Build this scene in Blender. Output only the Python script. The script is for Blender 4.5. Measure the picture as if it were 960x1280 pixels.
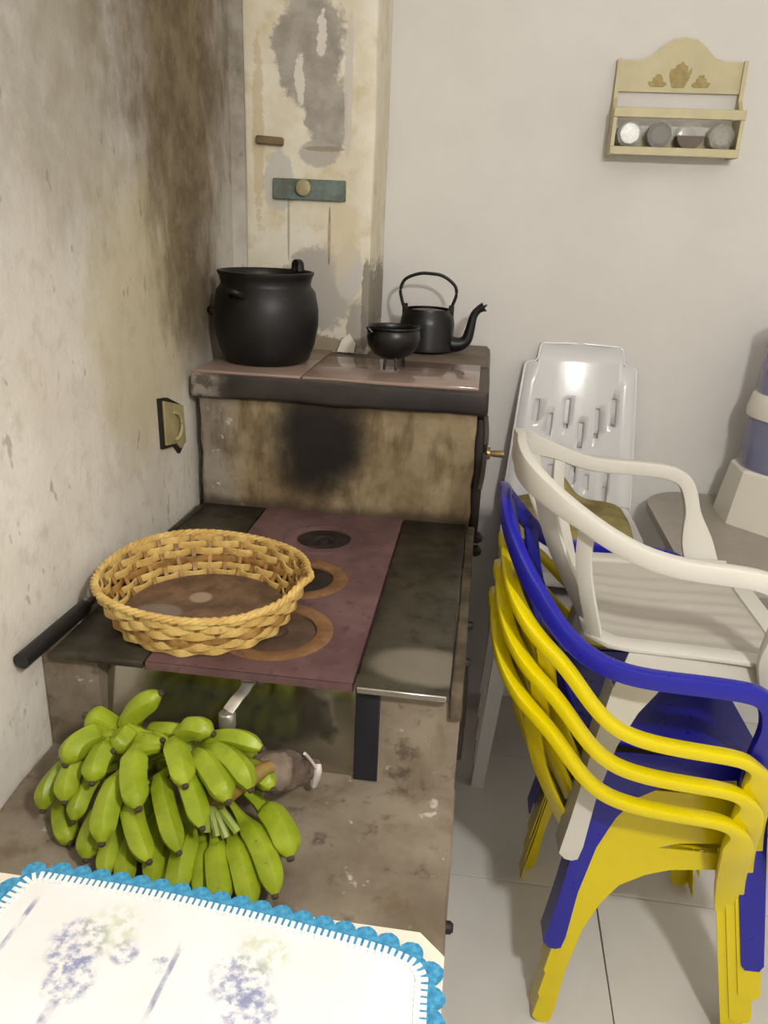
import bpy, bmesh, math, random
from mathutils import Vector, Matrix, noise
random.seed(7)
S = bpy.context.scene
COL = S.collection
for o in list(bpy.data.objects): bpy.data.objects.remove(o)

# ------------------------------------------------------------------ camera
H = 1.45
FPX, PITCH, ROLL, YAW = 980.75, math.radians(20.56), math.radians(2.533), math.radians(6.612)
FW = Vector((-math.sin(YAW)*math.cos(PITCH), math.cos(YAW)*math.cos(PITCH), -math.sin(PITCH)))
_rt = Vector((math.cos(YAW), math.sin(YAW), 0)); _up = _rt.cross(FW)
RT = _rt*math.cos(ROLL) + _up*math.sin(ROLL); UP = _up*math.cos(ROLL) - _rt*math.sin(ROLL)
EYE = Vector((0, 0, H))
cd = bpy.data.cameras.new('camera'); cam = bpy.data.objects.new('camera', cd); COL.objects.link(cam)
cd.sensor_fit = 'VERTICAL'; cd.sensor_height = 32; cd.lens = FPX/1280*32; cd.clip_start = .02
m = Matrix.Identity(4)
for i in range(3):
    m[i][0] = RT[i]; m[i][1] = UP[i]; m[i][2] = -FW[i]; m[i][3] = EYE[i]
cam.matrix_world = m
S.camera = cam
def ray(x, y): return FW + RT*((x-480)/FPX) - UP*((y-640)/FPX)
def at_y(x, y, Y): d = ray(x, y); return EYE + d*(Y/d.y)
def at_z(x, y, z): d = ray(x, y); return EYE + d*((z-H)/d.z)
def at_x(x, y, X): d = ray(x, y); return EYE + d*(X/d.x)

# ------------------------------------------------------------------ world, lamp light, exposure
w = bpy.data.worlds.new('world'); S.world = w; w.use_nodes = True
w.node_tree.nodes['Background'].inputs[0].default_value = (.75, .74, .72, 1)
w.node_tree.nodes['Background'].inputs[1].default_value = .05
LAMP = Vector((.50, -.12, 1.97))
ld = bpy.data.lights.new('bulb_light', 'POINT'); ld.energy = 158; ld.shadow_soft_size = .045; ld.color = (1, .975, .94)
lo = bpy.data.objects.new('bulb_light', ld); COL.objects.link(lo); lo.location = LAMP
S.view_settings.view_transform = 'Standard'; S.view_settings.look = 'None'
S.view_settings.exposure = 0.1; S.view_settings.gamma = 1; S.view_settings.use_curve_mapping = False

# ------------------------------------------------------------------ node helpers
def lin(c):
    c = c/255
    return c/12.92 if c <= .04045 else ((c+.055)/1.055)**2.4
def rgb(r, g, b): return (lin(r), lin(g), lin(b), 1)
class NT:
    def __init__(s, name, rough=.6, metal=0, spec=.5):
        s.m = bpy.data.materials.new(name); s.m.use_nodes = True
        s.t = s.m.node_tree; s.b = s.t.nodes['Principled BSDF']
        s.b.inputs['Roughness'].default_value = rough; s.b.inputs['Metallic'].default_value = metal
        s.b.inputs['Specular IOR Level'].default_value = spec
        s._tc = None
    def n(s, typ, **k):
        x = s.t.nodes.new(typ)
        for a, b in k.items(): setattr(x, a, b)
        return x
    def put(s, sock, v):
        if hasattr(v, 'links') or isinstance(v, bpy.types.NodeSocket): s.t.links.new(v, sock)
        else: sock.default_value = v
    @property
    def co(s):
        if not s._tc: s._tc = s.n('ShaderNodeTexCoord')
        return s._tc.outputs['Object']
    def xyz(s):
        q = s.n('ShaderNodeSeparateXYZ'); s.put(q.inputs[0], s.co); return q.outputs[0], q.outputs[1], q.outputs[2]
    def M(s, op, a, b=0., c=None, clamp=False):
        q = s.n('ShaderNodeMath', operation=op, use_clamp=clamp)
        s.put(q.inputs[0], a); s.put(q.inputs[1], b)
        if c is not None: s.put(q.inputs[2], c)
        return q.outputs[0]
    def noise(s, scale, detail=4, rough=.6, stretch=None, off=None):
        q = s.n('ShaderNodeTexNoise'); q.inputs['Scale'].default_value = scale
        q.inputs['Detail'].default_value = detail; q.inputs['Roughness'].default_value = rough
        mp = s.n('ShaderNodeMapping'); s.put(mp.inputs[0], s.co)
        if stretch: mp.inputs['Scale'].default_value = stretch
        if off: mp.inputs['Location'].default_value = off
        s.put(q.inputs['Vector'], mp.outputs[0]); return q.outputs[0]
    def step(s, v, lo, hi):
        q = s.n('ShaderNodeMapRange', interpolation_type='SMOOTHSTEP')
        s.put(q.inputs[0], v); s.put(q.inputs[1], lo); s.put(q.inputs[2], hi); return q.outputs[0]
    def mix(s, f, a, b, mode='MIX'):
        q = s.n('ShaderNodeMix', data_type='RGBA', blend_type=mode)
        s.put(q.inputs[0], f); s.put(q.inputs[6], a); s.put(q.inputs[7], b); return q.outputs[2]
    def color(s, c): s.put(s.b.inputs['Base Color'], c); return s
    def bump(s, h, strength=.3, dist=.004):
        q = s.n('ShaderNodeBump'); q.inputs['Strength'].default_value = strength; q.inputs['Distance'].default_value = dist
        s.put(q.inputs['Height'], h); s.put(s.b.inputs['Normal'], q.outputs[0]); return s
    def rough(s, v): s.put(s.b.inputs['Roughness'], v); return s
    def blob(s, cx, cy, rx, ry, a, b, nz=None, amt=.5):
        # soft-edged patch around (cx, cy) in the two coordinates a, b, ragged by nz
        d = s.M('ADD', s.M('POWER', s.M('ABSOLUTE', s.M('DIVIDE', s.M('SUBTRACT', a, cx), rx)), 2.),
                s.M('POWER', s.M('ABSOLUTE', s.M('DIVIDE', s.M('SUBTRACT', b, cy), ry)), 2.))
        if nz is not None: d = s.M('ADD', d, s.M('MULTIPLY', s.M('SUBTRACT', nz, .5), amt))
        return d
def plain(name, c, rough=.5, metal=0, var=.15, scale=9, bumpamt=0, c2=None, spec=.5, coat=0):
    t = NT(name, rough, metal, spec)
    nz = t.noise(scale)
    d = c2 or tuple(v*(1-var) for v in c[:3])+(1,)
    t.color(t.mix(t.step(nz, .35, .65), d, c))
    if bumpamt: t.bump(t.noise(scale*6, 3), bumpamt, .002)
    if coat: t.b.inputs['Coat Weight'].default_value = coat; t.b.inputs['Coat Roughness'].default_value = .08
    return t.m

# ------------------------------------------------------------------ mesh helpers
def mesh(name, vs, fs, mat=None, parent=None, smooth=False, loc=None):
    me = bpy.data.meshes.new(name); me.from_pydata([tuple(v) for v in vs], [], fs); me.update()
    bm = bmesh.new(); bm.from_mesh(me); bmesh.ops.recalc_face_normals(bm, faces=bm.faces); bm.to_mesh(me); bm.free()
    return link(name, me, mat, parent, smooth, loc)
def link(name, me, mat=None, parent=None, smooth=False, loc=None):
    me.name = name
    if mat: me.materials.clear(); me.materials.append(mat)
    if smooth:
        me.polygons.foreach_set('use_smooth', [True]*len(me.polygons))
        try: me.set_sharp_from_angle(angle=math.radians(42))
        except Exception: pass
    o = bpy.data.objects.new(name, me); COL.objects.link(o)
    if parent: o.parent = parent
    if loc: o.location = loc
    return o
def share(src, name, parent, loc=(0,0,0), rot=(0,0,0), scale=(1,1,1)):
    o = src.copy(); o.name = name; COL.objects.link(o); o.parent = parent
    o.location = loc; o.rotation_euler = rot; o.scale = scale
    return o
def empty(name, loc=(0,0,0), rz=0):
    o = bpy.data.objects.new(name, None); COL.objects.link(o); o.location = loc; o.rotation_euler = (0,0,rz)
    o.empty_display_size = .05
    return o
def tag(o, label, cat, group=None):
    o['label'] = label; o['category'] = cat
    if group: o['group'] = group
    return o
def struct(o, label=None):
    o['kind'] = 'structure'
    if label: o['label'] = label
    return o
def copy_tree(o, parent=None):
    c = o.copy(); COL.objects.link(c); c.parent = parent
    for ch in o.children: copy_tree(ch, c)
    return c
class Bag:
    def __init__(s): s.v = []; s.f = []
    def add(s, vs, fs):
        k = len(s.v); s.v += [Vector(v) for v in vs]; s.f += [[i+k for i in f] for f in fs]; return s
    def build(s, name, mat, parent=None, smooth=False, loc=None): return mesh(name, s.v, s.f, mat, parent, smooth, loc)
def boxg(x0, x1, y0, y1, z0, z1):
    v = [(x,y,z) for z in (z0,z1) for y in (y0,y1) for x in (x0,x1)]
    return v, [[0,2,3,1],[4,5,7,6],[0,1,5,4],[2,6,7,3],[0,4,6,2],[1,3,7,5]]
def box(name, x0, x1, y0, y1, z0, z1, mat, parent=None, bev=.004, seg=2, loc=None, jitter=0):
    v, f = boxg(x0,x1,y0,y1,z0,z1)
    me = bpy.data.meshes.new(name); me.from_pydata(v, [], f)
    bm = bmesh.new(); bm.from_mesh(me)
    if bev: bmesh.ops.bevel(bm, geom=bm.edges[:], offset=bev, segments=seg, affect='EDGES', profile=.5)
    if jitter:
        bmesh.ops.subdivide_edges(bm, edges=[e for e in bm.edges if e.calc_length() > .08], cuts=7, use_grid_fill=True)
        for q in bm.verts: q.co += Vector([noise.noise(q.co*23+Vector((k*9,0,0)))*jitter for k in range(3)])
    bmesh.ops.recalc_face_normals(bm, faces=bm.faces); bm.to_mesh(me); bm.free()
    return link(name, me, mat, parent, bool(bev), loc)
def lathe(prof, n=32, c=(0,0,0), close=False):
    vs, fs = [], []
    for r, z in prof:
        for i in range(n):
            a = 2*math.pi*i/n; vs.append((c[0]+r*math.cos(a), c[1]+r*math.sin(a), c[2]+z))
    k = len(prof)
    for j in range(k-1):
        for i in range(n):
            fs.append([j*n+i, j*n+(i+1)%n, (j+1)*n+(i+1)%n, (j+1)*n+i])
    if prof[0][0] > 1e-6: fs.append(list(range(n))[::-1])
    if prof[-1][0] > 1e-6: fs.append([(k-1)*n+i for i in range(n)])
    return vs, fs
def cr(pts, n=6):
    pts = [Vector(p) for p in pts]; out = []
    P = [pts[0]*2-pts[1]] + pts + [pts[-1]*2-pts[-2]]
    for i in range(1, len(P)-2):
        for k in range(n):
            t = k/n; a, b, c, d = P[i-1:i+3]
            out.append(.5*((2*b)+(c-a)*t+(2*a-5*b+4*c-d)*t*t+(3*b-a-3*c+d)*t**3))
    out.append(pts[-1]); return out
def sec_rect(w, t, r=.35):
    # rounded rectangle section, w along side, t along up
    k = min(w, t)*r*.5; o = []
    for sx, sy, a0 in ((1,1,0),(-1,1,90),(-1,-1,180),(1,-1,270)):
        for a in (0, 45, 90):
            q = math.radians(a0+a); o.append((sx*(w/2-k)+k*math.cos(q), sy*(t/2-k)+k*math.sin(q)))
    return o
def sec_round(r, n=8): return [(r*math.cos(2*math.pi*i/n), r*math.sin(2*math.pi*i/n)) for i in range(n)]
def sweep(path, sec, up=Vector((0,0,1)), scale=None, closed=False, side=None):
    vs, fs = [], []; N = len(path); k = None
    last = None
    for i, p in enumerate(path):
        a = path[(i-1) % N] if (closed or i) else path[0]; b = path[(i+1) % N] if (closed or i < N-1) else path[-1]
        t = (b-a).normalized()
        if side is not None:
            sv = side(i, t) if callable(side) else side
            sd = (sv - t*sv.dot(t)).normalized()
        else:
            sd = t.cross(up)
            if sd.length < 1e-4: sd = last or Vector((1,0,0))
            sd.normalize()
        last = sd; u = sd.cross(t).normalized()
        s = scale[i] if scale else 1
        if not isinstance(s, tuple): s = (s, s)
        sc = sec(i) if callable(sec) else sec
        k = len(sc)
        for x, y in sc: vs.append(p + sd*(x*s[0]) + u*(y*s[1]))
    M_ = N if closed else N-1
    for i in range(M_):
        j = (i+1) % N
        for q in range(k): fs.append([i*k+q, i*k+(q+1)%k, j*k+(q+1)%k, j*k+q])
    if not closed:
        fs.append(list(range(k))[::-1]); fs.append([(N-1)*k+q for q in range(k)])
    return vs, fs
def tube(pts, r, n=8, sm=6, scale=None, closed=False):
    p = cr(pts, sm) if sm > 1 else [Vector(q) for q in pts]
    if scale:
        K = len(p); scale = [scale[min(int(i/(K-1)*(len(scale)-1)), len(scale)-2)]*(1-((i/(K-1)*(len(scale)-1))-min(int(i/(K-1)*(len(scale)-1)), len(scale)-2))) +
                             scale[min(int(i/(K-1)*(len(scale)-1)), len(scale)-2)+1]*((i/(K-1)*(len(scale)-1))-min(int(i/(K-1)*(len(scale)-1)), len(scale)-2)) for i in range(K)]
    return sweep(p, sec_round(r, n), scale=scale, closed=closed, up=Vector((.02,.013,1)))
def prism(poly, th, fn):
    # poly of (a, b); fn(a, b, h) -> point, h in (0, th)
    n = len(poly); vs = [fn(a, b, 0) for a, b in poly] + [fn(a, b, th) for a, b in poly]
    fs = [list(range(n))[::-1], list(range(n, 2*n))] + [[i, (i+1)%n, n+(i+1)%n, n+i] for i in range(n)]
    return vs, fs
def grid(nu, nv, fn):
    vs = [fn(i/nu, j/nv) for j in range(nv+1) for i in range(nu+1)]
    fs = [[j*(nu+1)+i, j*(nu+1)+i+1, (j+1)*(nu+1)+i+1, (j+1)*(nu+1)+i] for j in range(nv) for i in range(nu)]
    return vs, fs
def shell(nu, nv, fn, th):
    # closed thin shell: fn(u, v) top surface, thickness th downwards
    a, fa = grid(nu, nv, fn); b = [Vector(p)-Vector((0,0,th)) for p in a]; k = len(a)
    fs = fa + [[i+k for i in f][::-1] for f in fa]
    rim = [i for i in range(nu+1)] + [j*(nu+1)+nu for j in range(1, nv+1)] + [nv*(nu+1)+i for i in range(nu-1, -1, -1)] + [j*(nu+1) for j in range(nv-1, 0, -1)]
    for i in range(len(rim)): p, q = rim[i], rim[(i+1)%len(rim)]; fs.append([p, p+k, q+k, q])
    return a+b, fs

# ------------------------------------------------------------------ key measures of the room (metres)
XL, XS, YW, YO, YP, ZO, ZP, YF, ZL = -.635, .012, 2.237, 1.624, .960, 1.127, .818, .978, .639
XR_ROOM, Y_REAR, ZC = 2.1, -1.7, 2.6
TP, TY, TX = .4698, 1.9288, .3632

# ------------------------------------------------------------------ wall materials
t = NT('white_painted_plaster', .75, 0, .3)
nz = t.noise(3, 5); n2 = t.noise(40, 3)
c = t.mix(t.step(nz, .3, .7), rgb(212, 208, 203), rgb(219, 216, 211))
t.color(c).bump(n2, .12, .002)
M_WALL = t.m

t = NT('smoke_stained_plaster', .85, 0, .25)
x, y, z = t.xyz()
nb = t.noise(3.2, 6, .62); nf = t.noise(14, 6, .65); nv_ = t.noise(8, 6, .66, (1, 1.7, .85)); ng = t.noise(70, 3, .6)
base = t.mix(t.step(nb, .33, .66), rgb(206, 198, 185), rgb(224, 218, 207))
hi_ = t.step(t.M('ADD', z, t.M('MULTIPLY', t.M('SUBTRACT', nb, .5), .6)), 1.05, 1.75)
base = t.mix(t.M('MULTIPLY', hi_, .85), base, t.mix(t.step(nf, .35, .65), rgb(140, 134, 124), rgb(164, 159, 152)))
base = t.mix(t.M('MULTIPLY', t.step(nf, .55, .75), .3), base, rgb(168, 158, 140))
# yellowed area beside the soot
dy = t.blob(1.45, 1.28, .26, .30, y, z, t.M('ADD', t.M('MULTIPLY', nb, .6), t.M('MULTIPLY', nf, .4)), 2.6)
base = t.mix(t.M('MULTIPLY', t.M('SUBTRACT', 1., t.step(dy, .2, 1.25)), .62), base, rgb(178, 166, 124))
dy2 = t.blob(1.22, 1.62, .18, .3, y, z, nv_, 2.5)
base = t.mix(t.M('MULTIPLY', t.M('SUBTRACT', 1., t.step(dy2, .1, 1.1)), .45), base, rgb(140, 132, 108))
# brown soot plume rising along the chimney corner, wider higher up
wv = t.M('ADD', .15, t.M('MULTIPLY', t.M('SUBTRACT', z, 1.2), .36))
cv = t.M('SUBTRACT', 1.70, t.M('MULTIPLY', t.M('SUBTRACT', z, 1.2), .10))
dd = t.M('DIVIDE', t.M('ABSOLUTE', t.M('SUBTRACT', y, cv)), wv)
dd = t.M('ADD', dd, t.M('MULTIPLY', t.M('SUBTRACT', nv_, .5), 1.5))
dd = t.M('ADD', dd, t.M('MULTIPLY', t.M('SUBTRACT', nb, .5), .8))
pl = t.M('SUBTRACT', 1., t.step(dd, .30, 1.3))
pl = t.M('MULTIPLY', pl, t.step(z, 1.02, 1.24))
base = t.mix(t.M('MULTIPLY', pl, .93), base, t.mix(t.step(nf, .35, .7), rgb(92, 77, 52), rgb(122, 108, 80)))
mt_ = t.noise(19, 6, .7, (1, 1.2, .9), (2, 5, 3))
base = t.mix(t.M('MULTIPLY', t.step(mt_, .5, .68), .22), base, rgb(138, 126, 104))
base = t.mix(t.M('MULTIPLY', t.step(mt_, .46, .32), .10), base, rgb(214, 209, 200))
sp = t.step(t.noise(26, 2, .5, (1, 1.6, .8)), .68, .74)
base = t.mix(t.M('MULTIPLY', sp, .45), base, rgb(118, 106, 88))
t.color(base).bump(t.M('ADD', ng, t.M('MULTIPLY', nf, 1.5)), .35, .004)
M_LEFT = t.m

t = NT('peeling_chimney_paint', .8, 0, .3)
x, y, z = t.xyz()
nb = t.noise(9, 6, .62); nf = t.noise(34, 5, .6); nm = t.noise(16, 4, .6, None, (3, 0, 5)); nh = t.noise(75, 5, .65, None, (1, 4, 2))
base = t.mix(t.step(nb, .35, .7), rgb(214, 205, 180), rgb(226, 221, 206))
base = t.mix(t.M('MULTIPLY', t.step(nm, .52, .7), .55), base, rgb(198, 184, 142))
def patch(base, cx, cz, rx, rz, col, amt, lo=.72, hi=1.12, f=1.):
    sm = min(rx, rz) < .03
    d = t.blob(cx, cz, rx, rz, x, z, t.M('ADD', t.M('MULTIPLY', nf, .45), t.M('MULTIPLY', nh, .55)) if sm else t.M('ADD', t.M('MULTIPLY', nb, .45), t.M('ADD', t.M('MULTIPLY', nf, .3), t.M('MULTIPLY', nh, .25))), amt*(1.9 if sm else 1.4))
    return t.mix(t.M('MULTIPLY', t.M('SUBTRACT', 1., t.step(d, lo, hi)), f), base, col)
grey = t.mix(t.step(nm, .3, .7), rgb(150, 143, 132), rgb(176, 170, 160))
base = patch(base, -.445, 1.80, .085, .125, grey, 2.4)
base = patch(base, -.405, 1.66, .055, .07, grey, 2.6)
base = patch(base, -.425, 1.585, .05, .03, rgb(170, 164, 156), 2.2, f=.8)
base = patch(base, -.43, 1.27, .10, .11, rgb(178, 172, 162), 2.4)
base = patch(base, -.345, 1.32, .035, .07, rgb(196, 192, 186), 1.8)
base = patch(base, -.32, 1.16, .03, .10, rgb(160, 152, 142), 1.8, f=.9)
base = patch(base, -.45, 1.14, .16, .025, rgb(140, 124, 96), 2.5, f=.8)
base = patch(base, -.52, 1.52, .04, .07, rgb(186, 184, 180), 2.2, f=.7)
base = patch(base, -.395, 1.40, .004, .07, rgb(92, 78, 58), .7, f=.8)
base = patch(base, -.497, 1.42, .003, .09, rgb(150, 140, 120), .5, f=.7)
base = patch(base, -.41, 1.595, .05, .006, rgb(150, 136, 112), .8, f=.8)
base = patch(base, -.57, 1.63, .014, .2, rgb(196, 178, 138), 2.2, f=.6)
base = patch(base, -.47, 1.74, .012, .05, rgb(214, 208, 196), 2.6)
base = patch(base, -.42, 1.83, .012, .05, rgb(214, 208, 196), 2.8)
base = patch(base, -.355, 1.72, .010, .16, rgb(202, 196, 186), 1.6, f=.8)
base = patch(base, -.36, 1.40, .04, .10, rgb(212, 198, 164), 2.6, .4, 1.5, f=.6)
base = patch(base, -.30, 1.25, .012, .12, rgb(120, 112, 104), 1.6, f=.8)
t.color(base).bump(t.M('ADD', nb, t.M('MULTIPLY', nf, .5)), .35, .006)
M_CHIM = t.m

t = NT('glazed_floor_tile', .22, 0, .45)
nz = t.noise(2.1, 4); sp = t.noise(60, 2)
c = t.mix(t.step(nz, .3, .7), rgb(210, 206, 200), rgb(219, 216, 211))
c = t.mix(t.M('MULTIPLY', t.step(sp, .76, .79), .7), c, rgb(90, 80, 70))
t.color(c); t.rough(t.M('ADD', .06, t.M('MULTIPLY', nz, .12)))
M_TILE = t.m
M_GROUT = plain('dark_grout', rgb(92, 84, 76), .9)
M_CEIL = plain('ceiling_paint', rgb(236, 234, 230), .8, 0, .03)
M_WALL2 = plain('bright_wall_paint', rgb(232, 229, 224), .8, 0, .03)

# ------------------------------------------------------------------ room shell
fl = struct(mesh('floor', *boxg(XL-.1, XR_ROOM+.1, Y_REAR-.1, YW+.1, -.06, -.004), M_GROUT))
tile0 = None
xs = [TX + k*TP for k in range(-3, 5)]; ys = [TY + k*TP for k in range(-8, 1)]
for i in range(len(xs)-1):
    for j in range(len(ys)):
        x0, x1 = xs[i], xs[i+1]; y0 = ys[j]; y1 = y0+TP if j < len(ys)-1 else YW
        if x1 < XL: continue
        g = .0012
        if abs(y1-y0-TP) < 1e-6:
            if tile0 is None:
                tile0 = box('tile', g, TP-g, g, TP-g, -.006, 0, M_TILE, fl, .0012, 1); tile0.location = (x0, y0, 0)
            else: share(tile0, 'tile', fl, (x0, y0, 0))
        else: box('tile', g, TP-g, g, y1-y0, -.006, 0, M_TILE, fl, .0012, 1, (x0, y0, 0))
struct(mesh('wall_back', *boxg(XL-.1, XR_ROOM+.1, YW, YW+.1, -.06, ZC), M_WALL))
wl, wf = boxg(XL-.1, XL, Y_REAR-.1, YW, -.06, ZC)
struct(mesh('wall_left', wl, wf, M_LEFT))
struct(mesh('trim_1', *boxg(XL-.01, -.602, 1.985, YW, ZO-.05, ZC), M_LEFT))
struct(mesh('wall_right', *boxg(XR_ROOM, XR_ROOM+.1, Y_REAR-.1, YW, -.06, ZC), M_WALL2))
struct(mesh('wall_rear', *boxg(XL-.1, XR_ROOM+.1, Y_REAR-.1, Y_REAR, -.06, ZC), M_WALL2))
struct(mesh('ceiling', *boxg(XL-.1, XR_ROOM+.1, Y_REAR-.1, YW+.1, ZC, ZC+.08), M_CEIL))
# chimney shaft: one stepped column with a rebated right corner
ch = Bag(); XC = -.292
ch.add(*boxg(-.604, XC, 1.994, YW+.01, ZO-.02, ZC))
chim = struct(box('wall_chimney', -.604, XC, 1.994, YW+.01, ZO-.03, ZC, M_CHIM, None, .006, 2, None, .0035))

# ------------------------------------------------------------------ stove materials
t = NT('stained_stove_cement', .85, 0, .25)
x, y, z = t.xyz()
nb = t.noise(5, 6, .62); nf = t.noise(24, 6, .6); nw = t.noise(9, 5, .6, (1.6, 1.6, .6))
c = t.mix(t.step(nb, .3, .7), rgb(106, 94, 78), rgb(142, 131, 114))
c = t.mix(t.M('MULTIPLY', t.step(nw, .5, .72), .6), c, rgb(98, 82, 58))
c = t.mix(t.M('MULTIPLY', t.step(nf, .56, .72), .7), c, rgb(70, 58, 46))
c = t.mix(t.M('MULTIPLY', t.step(t.noise(30, 3, .5, None, (7, 2, 1)), .66, .72), .6), c, rgb(205, 198, 188))
t.color(c).bump(t.M('ADD', nf, nb), .4, .004)
M_CEM = t.m

t = NT('sooty_oven_face', .8, 0, .25)
x, y, z = t.xyz()
nb = t.noise(7, 6, .62); nf = t.noise(30, 6, .6); nw = t.noise(11, 5, .6, (1.8, 1, .5))
c = t.mix(t.step(nb, .3, .7), rgb(112, 94, 66), rgb(158, 142, 112))
lf = t.step(x, -.50, -.58)
c = t.mix(lf, c, t.mix(t.step(nb, .35, .65), rgb(128, 118, 104), rgb(158, 150, 138)))
c = t.mix(t.M('MULTIPLY', t.step(nw, .45, .68), .7), c, rgb(84, 66, 42))
c = t.mix(t.M('MULTIPLY', t.step(nf, .6, .74), .5), c, rgb(66, 54, 42))
d = t.blob(-.345, .985, .115, .135, x, z, nb, 1.0)
c = t.mix(t.M('MULTIPLY', t.M('SUBTRACT', 1., t.step(d, .25, 1.5)), .97), c, rgb(22, 20, 19))
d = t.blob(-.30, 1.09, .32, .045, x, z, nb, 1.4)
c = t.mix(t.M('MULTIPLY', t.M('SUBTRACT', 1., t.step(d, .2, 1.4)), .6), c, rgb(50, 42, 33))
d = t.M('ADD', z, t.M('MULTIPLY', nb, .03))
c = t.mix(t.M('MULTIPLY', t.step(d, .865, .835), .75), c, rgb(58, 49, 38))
wsp = t.step(t.noise(42, 3, .5, None, (4, 2, 8)), .68, .72)
c = t.mix(t.M('MULTIPLY', t.M('MULTIPLY', wsp, lf), .9), c, rgb(205, 200, 192))
t.color(c).bump(t.M('ADD', nf, nb), .35, .004)
M_OVEN = t.m

t = NT('blackened_slab_edge', .6, 0, .4)
x, y, z = t.xyz()
nb = t.noise(8, 6, .6); nf = t.noise(40, 4)
c = t.mix(t.step(nb, .35, .7), rgb(34, 30, 28), rgb(56, 49, 43))
c = t.mix(t.M('MULTIPLY', t.step(x, -.53, -.59), .75), c, t.mix(t.step(nf, .4, .6), rgb(96, 86, 76), rgb(160, 150, 140)))
c = t.mix(t.M('MULTIPLY', t.step(z, 1.116, 1.126), .6), c, rgb(128, 112, 100))
c = t.mix(t.M('MULTIPLY', t.step(y, 1.9, 2.0), .8), c, t.mix(t.step(nb, .35, .7), rgb(92, 80, 66), rgb(124, 110, 94)))
t.color(c).bump(nf, .25, .003)
M_SLAB = t.m

M_TOPT = plain('beige_glazed_tile', rgb(150, 128, 116), .13, 0, .12, 12, 0, None, .5)
t = NT('worn_steel_plate', .3, .55, .5)
x, y, z = t.xyz()
nb = t.noise(6, 6, .65); nf = t.noise(26, 5, .6)
c = t.mix(t.step(nb, .3, .7), rgb(46, 42, 34), rgb(92, 86, 72))
c = t.mix(t.M('MULTIPLY', t.step(nf, .5, .7), .6), c, rgb(40, 34, 28))
d = t.blob(-.05, 1.03, .09, .06, x, y, nb, 1.6)  # painted highlight: light on the front of the right plate, mixed into its colour
c = t.mix(t.M('MULTIPLY', t.M('SUBTRACT', 1., t.step(d, .5, 1.1)), .7), c, rgb(148, 140, 124))
t.color(c); t.rough(t.M('ADD', .25, t.M('MULTIPLY', nf, .4)))
t.bump(nf, .08, .002)
M_STEEL = t.m
t = NT('red_oxide_iron', .62, .1, .35)
nb = t.noise(8, 5, .6); nf = t.noise(45, 4)
c = t.mix(t.step(nb, .3, .7), rgb(92, 66, 66), rgb(120, 92, 90))
c = t.mix(t.M('MULTIPLY', t.step(nf, .56, .7), .6), c, rgb(70, 48, 44))
t.color(c).bump(nf, .25, .002); M_OXIDE = t.m
t = NT('rusty_ring_iron', .7, .15, .3)
nb = t.noise(14, 5, .6); nf = t.noise(60, 4)
c = t.mix(t.step(nb, .3, .7), rgb(112, 78, 50), rgb(148, 112, 78))
c = t.mix(t.M('MULTIPLY', t.step(nf, .56, .7), .6), c, rgb(84, 60, 44))
t.color(c).bump(nf, .3, .002); M_RUST = t.m
M_LID = plain('dark_iron_lid', rgb(64, 52, 46), .55, .3, .4, 24, .25, rgb(40, 34, 32))
M_LIDR = plain('brown_iron_lid', rgb(106, 82, 64), .6, .2, .3, 20, .25, rgb(78, 60, 50))
M_IRON = plain('black_cast_iron', rgb(21, 20, 20), .46, .2, .3, 14, .12, rgb(12, 11, 11))
M_IRONIN = plain('kettle_enamel_black', rgb(17, 16, 16), .36, .1, .3, 16, .08)
M_DOOR = plain('soot_black_door', rgb(40, 34, 30), .6, .3, .3, 10, .2)
M_GREYD = plain('grey_door_edge', rgb(88, 80, 72), .5, .4, .2, 10, .1)
t = NT('polished_dark_steel', .12, .95, .5)
nb = t.noise(4, 5, .6); nf = t.noise(20, 5)
t.color(t.mix(t.step(nb, .3, .75), rgb(196, 192, 176), rgb(160, 154, 138))); t.rough(t.M('ADD', .07, t.M('MULTIPLY', nf, .16))); t.bump(nb, .10, .004)
M_MIRR = t.m
M_SLAB2 = plain('grimy_brown_cement', rgb(96, 84, 66), .8, 0, .3, 16, .3, rgb(62, 52, 40))
M_BRASS = plain('old_brass', rgb(150, 128, 84), .35, .6, .25, 30)
M_ALU = plain('dull_aluminium', rgb(190, 184, 174), .32, .8, .15, 30)
M_EDGE = plain('bright_steel_edge', rgb(206, 202, 194), .25, .9, .1, 20)
M_BLUEK = plain('blue_black_paint', rgb(38, 38, 46), .5, .2, .3, 20, .1)

# ------------------------------------------------------------------ stove
stove = tag(empty('wood_stove', (-.3, 1.3, 0)), 'masonry wood stove with red iron hob, raised oven block and low front ledge', 'stove')
OFF = Vector((.3, -1.3, 0))
def at_stove(o): o.parent = stove; o.location = Vector(o.location)+OFF; return o
XLs = -.632
# lower body with fire opening: built round the opening
b = Bag()
PX0, PX1, PZ0, PZ1 = -.543, -.142, .60, .796
b.add(*boxg(XLs, PX0, YF, YO+.02, 0, .806)); b.add(*boxg(PX1, XS, YF, YO+.02, 0, .806))
b.add(*boxg(PX0, PX1, YF, YO+.02, 0, PZ0)); b.add(*boxg(PX0, PX1, YF+.05, YO+.02, PZ0, .806))
at_stove(b.build('base_body', M_CEM))
at_stove(box('ledge', XLs, XS+.004, .57, YF+.012, 0, ZL, M_CEM, None, .006, 2, None, .004))
at_stove(box('oven_body', -.612, XS-.012, YO+.012, YW-.004, .80, ZO-.05, M_OVEN, None, .01, 3, None, .006))
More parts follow.
